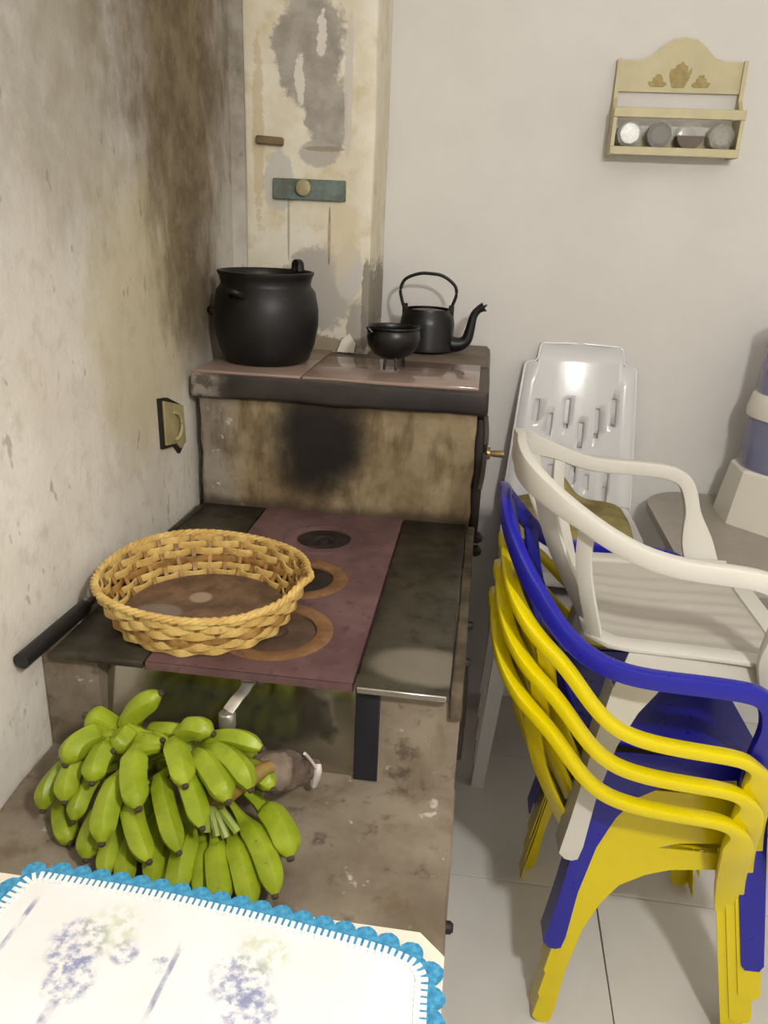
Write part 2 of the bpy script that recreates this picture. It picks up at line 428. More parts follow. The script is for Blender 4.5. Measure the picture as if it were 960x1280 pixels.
# side faces are built as part of the same oven block below hob height
at_stove(box('rear_plinth', -.612, XS-.004, YO+.03, YW-.004, 0, .80, M_CEM, None, .006, 2))
slab = at_stove(box('top_slab', -.622, XS+.008, YO-.006, YW-.002, ZO-.058, ZO-.006, M_SLAB, None, .009, 3, None, .004))
tz0, tz1 = ZO-.0075, ZO
def toptile(x0, x1, y0, y1): return at_stove(box('top_tile', x0, x1, y0, y1, tz0, tz1, M_TOPT, None, .002, 2))
toptile(-.615, -.381, YO+.004, 1.99); toptile(-.377, -.002, YO+.004, 1.905)
at_stove(box('cement_fill', -.288, XS, 1.91, YW-.004, ZO-.008, ZO-.001, M_SLAB, None, .003, 2))
# hob: left steel, red iron plate with three pot holes, right steel with bright front edge
at_stove(box('side_plate', -.608, -.462, YP, YO+.014, .806, ZP, M_STEEL, None, .002, 2))
rp = at_stove(box('side_plate', -.142, -.006, YP-.002, YO+.014, .806, ZP, M_STEEL, None, .002, 2))
e = box('edge_strip', -.139, -.010, YP-.0045, YP-.0015, .8075, ZP-.001, M_EDGE, None, .001, 1); e.parent = rp
at_stove(box('kerb', -.004, XS+.002, YP+.006, YO+.012, .77, ZP-.003, M_SLAB2, None, .004, 2, None, .003))
HX = -.296
holes = [(1.486, .072, M_LID, M_OXIDE), (1.290, .073, M_LID, M_RUST), (1.092, .084, M_LIDR, M_RUST)]
def plate_with_holes():
    n = 40; vs, fs = [], []
    x0, x1 = -.459, -.145; ylim = [YP, 1.1965, 1.388, YO+.014]
    cs = sorted(holes, key=lambda h: h[0])
    for k, (cy, r, _, _) in enumerate(cs):
        y0, y1 = ylim[k], ylim[k+1]; R = r+.012
        for top in (1, 0):
            z = ZP+.001 if top else .806
            base = len(vs)
            for i in range(n):
                a = 2*math.pi*i/n; vs.append((HX+R*math.cos(a), cy+R*math.sin(a), z))
            for i in range(n):
                a = 2*math.pi*i/n; dx, dy = math.cos(a), math.sin(a)
                tt = min(((x1 if dx > 0 else x0)-HX)/dx if abs(dx) > 1e-9 else 9, ((y1 if dy > 0 else y0)-cy)/dy if abs(dy) > 1e-9 else 9)
                vs.append((HX+dx*tt, cy+dy*tt, z))
            for i in range(n): fs.append([base+i, base+(i+1)%n, base+n+(i+1)%n, base+n+i])
            for sx in (0, 1):
                for sy in (0, 1):
                    a = math.atan2((y1 if sy else y0)-cy, (x1 if sx else x0)-HX) % (2*math.pi)
                    i = int(a/(2*math.pi)*n); vs.append(((x1 if sx else x0), (y1 if sy else y0), z)); fs.append([base+n+i, len(vs)-1, base+n+(i+1)%n])
            if top: tb = base
        for i in range(n): fs.append([tb+i, tb+(i+1)%n, base+(i+1)%n, base+i])
    b = Bag().add(vs, fs); fr = boxg(x0, x1, YP, YP+.001, .806, ZP+.001); b.add(*fr)
    b.add(*boxg(x1-.001, x1, YP, YO+.014, .806, ZP+.001)); b.add(*boxg(x0, x0+.001, YP, YO+.014, .806, ZP+.001))
    return b
hob = at_stove(plate_with_holes().build('iron_hob', M_OXIDE))
for cy, r, ml, mr in holes:
    ring = mesh('hob_ring', *lathe([(r-.016, .806), (r-.016, ZP+.001), (r-.012, ZP+.0025), (r+.006, ZP+.0025), (r+.0115, ZP+.001), (r+.0115, .806)], 40, (HX, cy, 0)), mr, hob, True)
    lid = mesh('hob_lid', *lathe([(r-.017, .806), (r-.017, ZP-.003), (r-.024, ZP-.001), (.022, ZP-.002), (.019, ZP-.005), (.012, ZP-.006), (.011, ZP-.002), (0, ZP-.001)], 36, (HX, cy, 0)), ml, hob, True)
# fire opening: polished sheet, dark jamb, latch
fd_ = mesh('fire_door', *prism([(YF+.002, PZ0), (YF+.034, PZ1+.008), (YF+.040, PZ1+.008), (YF+.008, PZ0)], PX1-PX0+.004, lambda a, b, h: Vector((PX0-.002+h, a, b))), M_MIRR)
at_stove(fd_)
at_stove(box('door_jamb', PX1-.001, -.106, YF-.003, YF+.02, ZL, .803, M_BLUEK, None, .002, 1))
lp = [at_y(311, 850, .976), at_y(306, 862, .962), at_y(296, 874, .944), at_y(285, 889, .930)]
lt = at_stove(mesh('latch', *sweep(cr(lp, 5), sec_rect(.017, .0035), side=Vector((1,0,0))), M_ALU, None, True))
q = lp[0]; mesh('latch_boss', *sweep([q+Vector((0,.012,0)), q+Vector((0,-.004,0))], sec_round(.011, 16)), M_ALU, lt, True)
q = at_y(284, 894, .928); mesh('latch_knob', *lathe([(.0115, -.020), (.0125, -.016), (.0125, .004), (.010, .007), (0, .008)], 20, q+Vector((0,0,-.002))), M_ALU, lt, True)
# oven door and fittings on the right-hand side
od = at_stove(box('oven_door', XS-.012, XS+.010, YO+.03, 2.10, .775, 1.055, M_DOOR, None, .005, 2))
p = [Vector((XS+.014, YO+.034, z)) for z in (.93, 1.0, 1.05)]
mesh('door_edge', *sweep(cr([(XS+.006, YO+.03, .90), (XS+.010, YO+.03, .94), (XS+.011, YO+.03, 1.02), (XS+.006, YO+.03, 1.062)], 4), sec_rect(.012, .01)), M_GREYD, od, True)
kx = at_y(602, 566, YO+.06)
mesh('door_knob', *sweep([Vector((XS+.008, YO+.06, kx.z)), Vector((XS+.022, YO+.06, kx.z)), Vector((XS+.024, YO+.06, kx.z)), Vector((XS+.030, YO+.06, kx.z)), Vector((XS+.052, YO+.06, kx.z))], sec_round(.01, 12), scale=[1.5, 1.4, .6, .75, .8]), M_BRASS, od, True)
for zz in (.775, .742):
    mesh('hinge', *sweep([Vector((XS, YO+.05, zz)), Vector((XS+.012, YO+.05, zz)), Vector((XS+.022, YO+.05, zz-.002))], sec_round(.013, 10), scale=[1, 1.1, .5]), M_DOOR, od, True)
for px, py, yy in ((588, 782, 1.25), (543, 1157, .75), (584, 828, 1.15)):
    q = at_y(px, py, yy); mesh_o = mesh('bolt', *sweep([Vector((XS-.004, yy, q.z)), Vector((XS+.008, yy, q.z)), Vector((XS+.012, yy, q.z))], sec_round(.008, 10), scale=[1, 1, .6]), M_DOOR, None, True); at_stove(mesh_o)
at_stove(mesh('drain_pipe', *tube([(XS+.006, 1.5, .30), (XS+.008, 1.5, .42), (XS+.004, 1.5, .55)], .011, 10, 4), M_GREYD, None, True))

# ------------------------------------------------------------------ damper fittings on the chimney
M_TEAL = plain('worn_teal_paint', rgb(112, 128, 122), .55, .2, .2, 26, .3, rgb(92, 96, 84))
a, bq = at_y(342, 226, 1.99), at_y(432, 249, 1.99)
dm = tag(empty('chimney_damper', ((a.x+bq.x)/2, 1.99, (a.z+bq.z)/2)), 'small teal metal damper plate with round brass knob on the chimney', 'damper')
hw_, hh_ = (bq.x-a.x)/2, .0235
box('plate', -hw_, hw_, -.008, .006, -hh_, hh_, M_TEAL, dm, .002, 1)
q = at_y(381, 235, 1.985)
mesh('knob', *sweep([Vector((q.x, 1.985, q.z))-dm.location, Vector((q.x, 1.974, q.z))-dm.location, Vector((q.x, 1.966, q.z))-dm.location, Vector((q.x, 1.963, q.z))-dm.location], sec_round(.0185, 20), scale=[.7, 1, .95, .6]), plain('dull_beige_knob', rgb(168, 156, 116), .5, 0, .2, 40), dm, True)
q = at_y(338, 176, 1.99)
so = box('soot_hatch_lip', -.033, .032, -.013, .006, -.009, .009, plain('brown_rusted_tin', rgb(128, 108, 78), .7, .2, .3, 30, .3), None, .003, 1, q)
so.rotation_euler = (0, .05, 0); tag(so, 'narrow rusty brown metal lip sticking out of the chimney above the teal plate', 'bracket')
q = at_z(431, 441, ZO)
fk = mesh('plaster_flake', *prism([(-.022, 0), (.02, 0), (.024, .022), (.006, .045), (-.012, .03)], .006, lambda a, b, h: Vector((a, h+b*.28, b))), plain('white_flake', rgb(226, 218, 204), .8), None, False, (q.x, 1.972, ZO))
tag(fk, 'small white plaster flake leaning on the chimney foot behind the pot', 'flake')

# ------------------------------------------------------------------ wall socket box
M_SOCK = plain('yellowed_plastic', rgb(168, 156, 112), .5, 0, .2, 30, .1)
sk = tag(empty('wall_socket', (XL, 1.53, 1.025)), 'broken yellowed socket box hanging on the stained wall beside the oven', 'socket')
pts = [(-.062, .054), (-.02, .058), (.055, .045), (.060, -.04), (.03, -.062), (.005, -.045), (-.058, -.05)]
mesh('back_box', *prism(pts, .008, lambda a, b, h: Vector((h-.002, a, b-a*.25))), M_DOOR, sk, False)
mesh('cover', *prism([(-.048, .050), (.05, .045), (.056, -.036), (.028, -.05), (.006, -.038), (-.046, -.042)], .006, lambda a, b, h: Vector((.005+h, a, b-a*.25))), M_SOCK, sk, False)
mesh('cable_loop', *tube([(.012, -.005, .03), (.017, .012, .02), (.019, .018, 0), (.017, .01, -.022), (.012, -.008, -.03)], .004, 8), M_SOCK, sk, True)

# ------------------------------------------------------------------ iron ware on the stove top
pc = Vector((-.497, 1.785, ZO))
pot = tag(empty('cooking_pot', pc), 'big black cast iron cauldron standing on the stove top', 'pot')
prof = [(0, .002), (.085, 0), (.098, .008), (.110, .04), (.1185, .085), (.1185, .12), (.111, .158), (.1025, .168), (.1005, .174), (.1035, .188), (.108, .196), (.108, .2), (.104, .201), (.0985, .195), (.097, .176), (.104, .16), (.112, .12), (.110, .07), (.1, .03), (.08, .012), (0, .01)]
mesh('body', *lathe(prof, 56), M_IRON, pot, True)
a0 = math.radians(-108)
def polar(r, a, z): return Vector((r*math.cos(a), r*math.sin(a), z))
for k, aa in enumerate((a0, a0+math.pi)):
    mesh('lug', *tube([polar(.108, aa-.16, .150), polar(.127, aa-.09, .160), polar(.131, aa, .163), polar(.127, aa+.09, .160), polar(.108, aa+.16, .150)], .0065, 8), M_IRON, pot, True)
mesh('rim_lug', *sweep(cr([polar(.102, 1.15, .197), polar(.103, 1.12, .212), polar(.103, 1.06, .218), polar(.103, .98, .214), polar(.102, .94, .197)], 4), sec_rect(.016, .012)), M_IRON, pot, True)
mesh('bail_end', *tube([polar(.115, math.radians(188), .112), polar(.128, math.radians(187), .116), polar(.133, math.radians(185), .108), polar(.126, math.radians(184), .101), polar(.116, math.radians(185), .1)], .0032, 8), M_IRON, pot, True)

bc = Vector((-.205, 1.80, ZO))
bw = tag(empty('footed_bowl', bc), 'small round black iron pot on three thin feet', 'pot')
bp = [(0, .020), (.025, .022), (.045, .033), (.058, .052), (.0615, .070), (.059, .084), (.057, .087), (.060, .091), (.0585, .094), (.055, .089), (.056, .08), (.058, .068), (.054, .052), (.04, .036), (0, .027)]
mesh('body', *lathe(bp, 44), M_IRONIN, bw, True)
for aa in (-2.0, -1.2, .75):
    mesh('foot', *tube([polar(.030, aa, .026), polar(.033, aa, .012), polar(.034, aa, 0)], .0035, 8, 3), M_IRONIN, bw, True)
for aa in (-2.55, .6):
    mesh('ear', *tube([polar(.058, aa-.14, .082), polar(.066, aa, .092), polar(.058, aa+.14, .082)], .003, 7), M_IRONIN, bw, True)
for zz in (.074, .056): mesh('rivet', *tube([polar(.059, -2.2, zz), polar(.065, -2.2, zz)], .004, 8, 2), M_IRONIN, bw, True)

kc = Vector((-.150, 2.085, ZO))
kt = tag(empty('kettle', kc), 'black iron kettle with tall bail handle and curved spout', 'kettle')
kp = [(0, .001), (.066, 0), (.074, .006), (.074, .016), (.0705, .035), (.071, .07), (.067, .09), (.060, .1), (.058, .108), (.055, .107), (.056, .098), (.063, .086), (.066, .07), (.066, .03), (.06, .01), (0, .008)]
mesh('body', *lathe(kp, 44), M_IRONIN, kt, True)
mesh('lid', *lathe([(.0555, .098), (.054, .101), (.03, .105), (.008, .107), (0, .107)], 36), M_IRONIN, kt, True)
mesh('spout', *tube([(.058, -.008, .022), (.085, -.01, .022), (.104, -.011, .034), (.112, -.012, .062), (.118, -.012, .095), (.129, -.013, .112), (.143, -.013, .121)], .0125, 10, 5, [1.75, 1.5, 1.2, 1.0, .85, .8, .95]), M_IRONIN, kt, True)
for zz in (0, 1): mesh('spout_lip', *tube([(.138, -.013, .116), (.150, -.013, .126 if zz else .110)], .006, 6, 2, [1, .3]), M_IRONIN, kt, True)
mesh('handle', *tube([(-.060, 0, .098), (-.070, 0, .128), (-.074, 0, .153), (-.062, 0, .178), (-.030, 0, .192), (.0, 0, .194), (.034, 0, .189), (.064, 0, .168), (.070, 0, .145), (.062, 0, .118), (.055, 0, .098)], .0042, 8), M_IRONIN, kt, True)
for sx in (-1, 1): box('ear', sx*.060-.007, sx*.060+.007, -.004, .004, .075, .118, M_IRONIN, kt, .002, 1)

# ------------------------------------------------------------------ poker
pk = tag(empty('fire_poker', (-.616, 1.25, ZP)), 'steel fire poker with black grip lying along the wall edge of the hob', 'poker')
mesh('rod', *tube([(.002, -.16, .012), (.008, .1, .010), (.016, .34, .007)], .006, 10, 4), M_STEEL, pk, True)
mesh('grip', *sweep(cr([(-.0035, -.345, .014), (-.003, -.335, .014), (-.001, -.26, .013), (.001, -.20, .0125), (.0015, -.165, .012)], 4), sec_round(.0125, 14), scale=[.75]+[1]*15+[.9]), plain('black_rubber', rgb(24, 23, 23), .45), pk, True)

# ------------------------------------------------------------------ wicker basket
t = NT('split_cane', .5, 0, .4)
nb = t.noise(30, 4, .6); nf = t.noise(90, 3)
c = t.mix(t.step(nb, .3, .7), rgb(190, 154, 84), rgb(220, 190, 118)); c = t.mix(t.M('MULTIPLY', t.step(nf, .55, .75), .5), c, rgb(140, 100, 50))
t.color(c).bump(nf, .2, .001); M_CANE = t.m
M_CANE2 = plain('dark_split_cane', rgb(170, 128, 66), .55, 0, .25, 40, .15, rgb(126, 90, 44))
bk = tag(empty('wicker_basket', (-.424, 1.125, ZP+.0035)), 'round woven cane basket with dark bottom on the hob', 'basket')
BH = .070
def br(h): return .136 + .032*(h/BH)**.8      # wall radius at height h
NS = 34
for k in range(NS):
    a = 2*math.pi*k/NS
    mesh('stake', *sweep(cr([polar(br(h)-.0005, a+.05*h, h+.001) for h in (0, .025, .05, BH+.003)], 2), sec_rect(.008, .003), side=Vector((-math.sin(a), math.cos(a), 0))), M_CANE2, bk, True)
rows = 6
for r_ in range(rows):
    h = .006 + r_*.0120; n = NS*4; path = []
    for i in range(n):
        a = 2*math.pi*i/n
        ph = math.cos(a*NS/2 + math.pi*r_)
        path.append(polar(br(h)+.0036*ph+noise.noise(Vector((a*3, r_*5, 1)))*.0015, a, h+noise.noise(Vector((a*2.2, r_*3, 7)))*.003))
    mesh('weave_strand', *sweep(path, sec_rect(.003, .0135), closed=True), M_CANE if r_ != 2 else M_CANE2, bk, True)
for k in range(3):
    n = 150; path = []
    for i in range(n):
        a = 2*math.pi*i/n; ph = a*26 + k*2.094
        bumpz = .006*math.exp(-((a-0.0)/.25)**2) + .006*math.exp(-((a-2*math.pi)/.25)**2) + .004*math.sin(3*a+1)
        rr = br(BH)+.001+.0036*math.cos(ph)+ .010*(math.exp(-(a/.12)**2)+math.exp(-((a-2*math.pi)/.12)**2))
        path.append(polar(rr, a, BH+.003+.0034*math.sin(ph)+bumpz))
    mesh('rim_braid', *sweep(path, sec_rect(.0062, .0045), closed=True), M_CANE, bk, True)
t = NT('blackened_basket_floor', .7, 0, .35)
x, y, z = t.xyz(); nb = t.noise(16, 5, .65); nf = t.noise(60, 4)
c = t.mix(t.step(nb, .3, .7), rgb(78, 58, 44), rgb(122, 96, 72))
d = t.blob(-.02, .035, .02, .02, x, y, nb, .8); c = t.mix(t.M('MULTIPLY', t.M('SUBTRACT', 1., t.step(d, .5, 1.3)), .7), c, rgb(170, 150, 130))
d = t.blob(-.07, -.03, .04, .03, x, y, nb, 1.5); c = t.mix(t.M('MULTIPLY', t.M('SUBTRACT', 1., t.step(d, .5, 1.3)), .6), c, rgb(140, 128, 118))
t.color(c).bump(nf, .3, .002)
mesh('bottom', *lathe([(.134, 0), (.135, .005), (.05, .0065), (0, .006)], 48), t.m, bk, True)

# ------------------------------------------------------------------ bananas
t = NT('green_banana_skin', .42, 0, .4)
nb = t.noise(22, 4, .6); nf = t.noise(120, 2)
c = t.mix(t.step(nb, .3, .72), rgb(118, 134, 20), rgb(150, 164, 40))
oi = t.n('ShaderNodeObjectInfo'); c = t.mix(t.M('MULTIPLY', oi.outputs['Random'], .4), c, rgb(134, 152, 30))
c = t.mix(t.M('MULTIPLY', t.step(nf, .70, .76), .5), c, rgb(80, 84, 30))
t.color(c); M_BAN = t.m
M_TIP = plain('dried_flower_tip', rgb(66, 54, 36), .85)
M_NECK = plain('pale_green_neck', rgb(136, 150, 62), .5, 0, .2, 30)
M_STALK = plain('cut_banana_stalk', rgb(142, 108, 48), .6, 0, .35, 24, .2, rgb(104, 92, 40))
def bY(py): return .86-.16*(py-870)/250
c2 = lambda x, y: (30+x/4.265, 840+y/4.265)
c3 = lambda x, y: (200+x/4.268, 840+y/4.268)
# base pixel, tip pixel, width in crop pixels, sideways bow, extra depth
BN = []
for f_, rowsb in ((c2, [
    (470,300, 330,215, 135, .1, .03), (540,285, 722,95, 112, -.12, .03), (560,275, 733,345, 105, .35, .015), (555,290, 478,395, 105, -.1, .0),
    (420,325, 222,468, 132, .34, .0), (450,370, 360,565, 118, .1, -.012), (260,465, 98,712, 105, .22, .02), (310,430, 212,668, 112, .12, .0),
    (380,520, 262,770, 100, .05, .005), (215,670, 245,888, 112, .12, .02), (530,530, 412,888, 128, .12, -.022), (440,700, 330,975, 118, .1, .0),
    (600,400, 608,702, 128, .12, -.032), (565,660, 662,985, 112, .08, -.02), (520,760, 425,1070, 100, .05, .0), (570,850, 535,1120, 102, .04, .0),
    (705,760, 682,1118, 98, .0, .004), (725,545, 822,935, 108, .04, -.018), (760,900, 745,1120, 90, .0, .015), (480,640, 420,900, 90, .0, .02), (650,640, 640,960, 80, .0, .02)]),
   (c3, [
    (-60,300, 140,310, 85, -.1, .03), (120,350, 278,305, 112, -.45, .0), (245,370, 542,385, 98, -.24, .0), (270,400, 482,600, 120, -.25, -.012),
    (205,425, 360,665, 130, -.1, -.022), (70,365, 132,580, 122, -.06, -.028), (125,500, 222,805, 112, -.05, -.025), (470,480, 600,600, 95, -.1, .02),
    (160,855, 88,1165, 122, .06, -.004), (228,890, 222,1190, 96, .0, .004), (305,905, 330,1218, 128, .0, -.006), (395,880, 482,1238, 122, -.06, -.004),
    (455,790, 612,1165, 122, -.14, .0), (560,710, 695,965, 140, -.16, .014), (120,700, 190,800, 90, .0, .02), (430,770, 540,1000, 95, -.05, .03), (30,880, 20,1130, 100, .0, .012)])):
    for bx, by, tx, ty, wd, bow, ex in rowsb:
        BN.append((f_(bx, by), f_(tx, ty), wd/4.266, bow, ex))
bunch = tag(empty('banana_bunch', (-.36, .80, ZL)), 'large bunch of green unripe bananas on the stove ledge', 'bananas')
BO = Vector(bunch.location)
HUB = at_y(240, 935, .85)
# fruit on the far side of the heap, turned towards the polished door
REAR = []
for k in range(22):
    u = (k % 11)/10; lay = k//11
    xb = -.47+.19*u; xt = -.52+.255*u+.01*math.sin(k*2.3)
    REAR.append((Vector((xb, .855+.01*lay, .772-.035*lay-.03*abs(u-.35))), Vector((xt, .902+.006*math.sin(k*1.7), .725-.048*lay-.03*abs(u-.35))), .1*(-1)**k))
for (b0, t0, wd, bow, ex) in BN + [(a_, b_, 26, w_, None) for a_, b_, w_ in REAR]:
    if ex is None: A, B = b0.copy(), t0.copy()
    else:
        yb, yt = bY(b0[1])+.022+ex, bY(t0[1])+ex
        A, B = at_y(b0[0], b0[1], yb), at_y(t0[0], t0[1], yt)
    A.z = max(A.z, ZL+.02); B.z = max(B.z, ZL+.014)
    r = wd*((A+B)*.5-EYE).dot(FW)/FPX*.56
    L = (B-A).length; d = (B-A).normalized()
    outw = (-FW*.9 + UP*.3) if ex is not None else Vector((0, .8, .5)); sd = d.cross(FW).normalized()
    mid = (A+B)*.5 + outw*L*.10 - sd*L*bow
    neck = A - d*.004 + (HUB-A).normalized()*min(.03, (HUB-A).length*.5)
    pth = []; sc = []
    N = 13
    for i in range(N):
        u = i/(N-1); p = A*(1-u)**2 + mid*2*u*(1-u) + B*u*u
        # bulge profile with blunt taper to the tip
        rr = min(1, .66+2.2*u)*(1 if u < .70 else max(.30, 1-((u-.70)/.30)**2.3*.70))
        pth.append(p-BO); sc.append(rr)
    nk = [A+(neck-A)*k/3 for k in (3, 2, 1)]
    pth = [p-BO for p in nk] + pth; sc = [.30, .34, .46] + sc
    sec = [(r*math.cos(a)*(1+.05*math.cos(5*a)), r*math.sin(a)*(1+.05*math.cos(5*a))) for a in [2*math.pi*i/10 for i in range(10)]]
    o = mesh('banana', *sweep(pth, sec, up=Vector((.3,.2,.9)), scale=sc), M_BAN, bunch, True)
    e0 = B-BO; td = (B-mid).normalized()
    mesh('tip', *sweep([e0-td*.001, e0+td*.004, e0+td*.0055], sec_round(r*.30, 7), up=Vector((.3,.2,.9)), scale=[1, .9, .5]), M_TIP, o, True)
# fruit stalk (rachis) from under the hands to its cut end
st = [at_y(225, 930, .86), at_y(262, 985, .80), at_y(300, 972, .80), at_y(340, 952, .83)]
mesh('stalk', *tube([p-BO for p in st], .016, 10, 5, [1.2, 1.25, .95, .5]), M_STALK, bunch, True)
for k, (px, py) in enumerate(((258, 1035), (272, 1040), (283, 1042), (297, 1035), (268, 1030), (232, 955), (220, 948), (245, 950), (210, 925))):
    a = at_y(265 if py > 980 else 232, 990 if py > 980 else 925, .795 if py > 980 else .84); bq = at_y(px, py, bY(py)+.005 if py > 980 else .83)
    mesh('neck', *tube([a-BO, (a+bq)*.5-BO+Vector((0,-.004,.004)), bq-BO], .0055, 7, 3), M_NECK, bunch, True)

bunch.location.z -= .0065      # lowest fruit resting on the ledge

# ------------------------------------------------------------------ plastic bag round the stalk end
t = NT('thin_plastic_film', .25, 0, .5)
nb = t.noise(26, 4); t.color(t.mix(t.step(nb, .3, .7), rgb(84, 70, 62), rgb(140, 122, 108))); t.bump(t.noise(40, 4), .6, .004)
t.b.inputs['Alpha'].default_value = .82
M_FILM = t.m
M_KNOT = plain('white_plastic_twist', rgb(206, 196, 188), .35, 0, .15, 40, .3)
b0 = at_y(320, 965, .845); b1 = at_y(392, 962, .935)
bg = tag(empty('plastic_bag', (b0.x, b0.y, ZL)), 'crumpled thin plastic bag knotted round the banana stalk end', 'bag')
GO = Vector(bg.location)
def bagfn():
    P_ = [b0+(b1-b0)*u for u in (0, .12, .3, .5, .7, .86, 1)]; R_ = [.018, .026, .031, .029, .022, .014, .007]
    for p, r in zip(P_, R_): p.z = max(p.z, ZL+r*1.15+.004)
    v, f = sweep([p-GO for p in cr(P_, 4)], sec_round(1, 18), scale=[R_[min(i//4, 5)]*(1-(i%4)/4)+R_[min(i//4+1, 6)]*((i%4)/4) for i in range(25)])
    return [p+Vector([noise.noise(p*70+Vector((k*7, 0, 0)))*.006 for k in range(3)]) for p in v], f
mesh('film', *bagfn(), M_FILM, bg, True)
k0 = at_y(393, 968, .93); 
mesh('knot', *tube([q-GO for q in (at_y(398, 955, .93), at_y(397, 963, .925), at_y(394, 972, .925), at_y(392, 982, .925))], .006, 8, 4, [.7, 1.1, 1.3, .8]), M_KNOT, bg, True)
mesh('tail', *tube([q-GO for q in (at_y(381, 942, .90), at_y(388, 950, .915), at_y(397, 962, .925))], .0025, 7, 4), M_KNOT, bg, True)
mesh('tail', *tube([q-GO for q in (at_y(377, 977, .915), at_y(386, 972, .918), at_y(394, 968, .925))], .003, 7, 4), M_KNOT, bg, True)

# ------------------------------------------------------------------ dining table with crocheted cloth
M_TABW = plain('white_table_enamel', rgb(226, 216, 198), .3, 0, .05)
M_LEGW = plain('white_table_leg', rgb(214, 206, 196), .4, 0, .05)
tb = tag(empty('dining_table', (-.29, .2, 0)), 'white table with clipped corners under the crocheted cloth', 'table')
TO = Vector(tb.location)
ol = [(-.59, .619), (-.014, .619), (.013, .594), (.017, -.25), (-.01, -.28), (-.59, -.28), (-.615, -.255), (-.615, .594)]
mesh('table_top', *prism([(a-TO.x, b-TO.y) for a, b in ol], .022, lambda a, b, h: Vector((a, b, .728+h))), M_TABW, tb)
box('apron', -.27, .27, -.44, .29, .66, .728, M_LEGW, tb, .003, 1)
for sx in (-1, 1):
    for yy in (-.42, .26): box('leg', sx*.27-.02, sx*.27+.02, yy-.02, yy+.02, 0, .66, M_LEGW, tb, .004, 2)
t = NT('printed_white_cloth', .9, 0, .2)
x, y, z = t.xyz(); nb = t.noise(95, 5, .62); nm = t.noise(30, 4, .6); nl = t.noise(9, 3)
c = t.mix(t.step(nl, .3, .7), rgb(220, 218, 216), rgb(230, 228, 226))
def rose(c, px, py, r, col, f=.85):
    q = at_z(px, py, .753)
    qx, qy = q.x+.24, q.y-.38
    d = t.blob(qx, qy, r, r, x, y, nm, 1.4)
    m_ = t.M('MULTIPLY', t.M('SUBTRACT', 1., t.step(d, .5, 1.4)), t.step(nb, .40, .66))
    return t.mix(t.M('MULTIPLY', m_, f), c, col)
BL = rgb(132, 138, 172); GR = rgb(170, 184, 136)
for a in ((95, 1180, .030), (85, 1225, .026), (300, 1225, .030), (310, 1262, .026), (200, 1205, .010), (155, 1190, .014)): c = rose(c, a[0], a[1], a[2], BL)
for a in ((140, 1160, .03), (330, 1190, .026)): c = rose(c, a[0], a[1], a[2], GR, .5)
def stripe(c, p0, p1, wdt, f=.8):
    a, b_ = at_z(*p0, .753), at_z(*p1, .753); ax, ay = a.x+.24, a.y-.38; dx, dy = b_.x-a.x, b_.y-a.y; L = math.hypot(dx, dy); nx, ny = -dy/L, dx/L
    s_ = t.M('ABSOLUTE', t.M('ADD', t.M('MULTIPLY', t.M('SUBTRACT', x, ax), nx), t.M('MULTIPLY', t.M('SUBTRACT', y, ay), ny)))
    al = t.M('ADD', t.M('MULTIPLY', t.M('SUBTRACT', x, ax), dx/L/L), t.M('MULTIPLY', t.M('SUBTRACT', y, ay), dy/L/L))
    m_ = t.M('MULTIPLY', t.step(s_, wdt, wdt*.4), t.M('MULTIPLY', t.step(al, -.15, .2), t.step(al, 1.2, .8)))
    return t.mix(t.M('MULTIPLY', t.M('MULTIPLY', m_, t.step(nm, .35, .6)), f), c, rgb(120, 124, 158))
for p0, p1, wd in (((230, 1175), (180, 1275), .004), ((45, 1125), (0, 1185), .004), ((68, 1250), (50, 1280), .007)): c = stripe(c, p0, p1, wd)
t.color(c).bump(t.noise(400, 2), .2, .001); M_CLOTH = t.m
M_CRO = plain('turquoise_crochet', rgb(74, 158, 196), .85, 0, .22, 220, .5, rgb(46, 124, 168))
M_STI = plain('white_crochet', rgb(238, 236, 232), .9, 0, .08, 200)
cl = tag(empty('table_cloth', (-.24, .38, .7505)), 'white rose printed cloth with turquoise crochet edging on the table', 'tablecloth')
CO = Vector(cl.location)
edge = [at_z(*p, .7535) for p in ((-60, 1205), (0, 1135), (38, 1098), (52, 1096), (100, 1104), (150, 1112), (200, 1121), (250, 1132), (300, 1143), (350, 1155), (400, 1168), (450, 1181), (490, 1193), (518, 1206), (527, 1222), (525, 1250), (524, 1280))]
tail = [Vector((-.006, .42, .7535)), Vector((-.008, .25, .7535)), Vector((-.012, .12, .7535))]
tail2 = [Vector((-.45, .12, .7535)), Vector((-.52, .2, .7535)), Vector((-.545, .4, .7535))]
loop = [Vector((p.x, p.y, 0))-Vector((CO.x, CO.y, 0)) for p in edge+tail+tail2]
loop = [Vector((max(p.x, -.36), p.y, 0)) for p in loop]
# resample evenly
def resample(pts, step, closed=True):
    P_ = pts+[pts[0]] if closed else pts; out = [P_[0].copy()]; acc = 0
    for i in range(len(P_)-1):
        a, b_ = P_[i], P_[i+1]; L = (b_-a).length; pos = 0
        while acc + (L-pos) >= step:
            pos += step-acc; acc = 0; out.append(a+(b_-a)*(pos/L))
        acc += L-pos
    return out
ring = resample(loop, .0105)
n = len(ring)
mesh('cloth_panel', *prism([(p.x, p.y) for p in ring], .0022, lambda a, b, h: Vector((a, b, h))), M_CLOTH, cl)
cen = sum((p for p in ring), Vector())/n
nor = []
for i in range(n):
    tt = (ring[(i+1)%n]-ring[i-1]).normalized(); no = Vector((tt.y, -tt.x, 0)); no = no if no.dot(ring[i]-cen) > 0 else -no; nor.append(no)
vs, fs = [], []
for i in range(n):
    for (o_, z_) in ((.0, .0026), (.013, .0030), (.013, .0006), (0, .0002)): vs.append(ring[i]+nor[i]*o_+Vector((0,0,z_)))
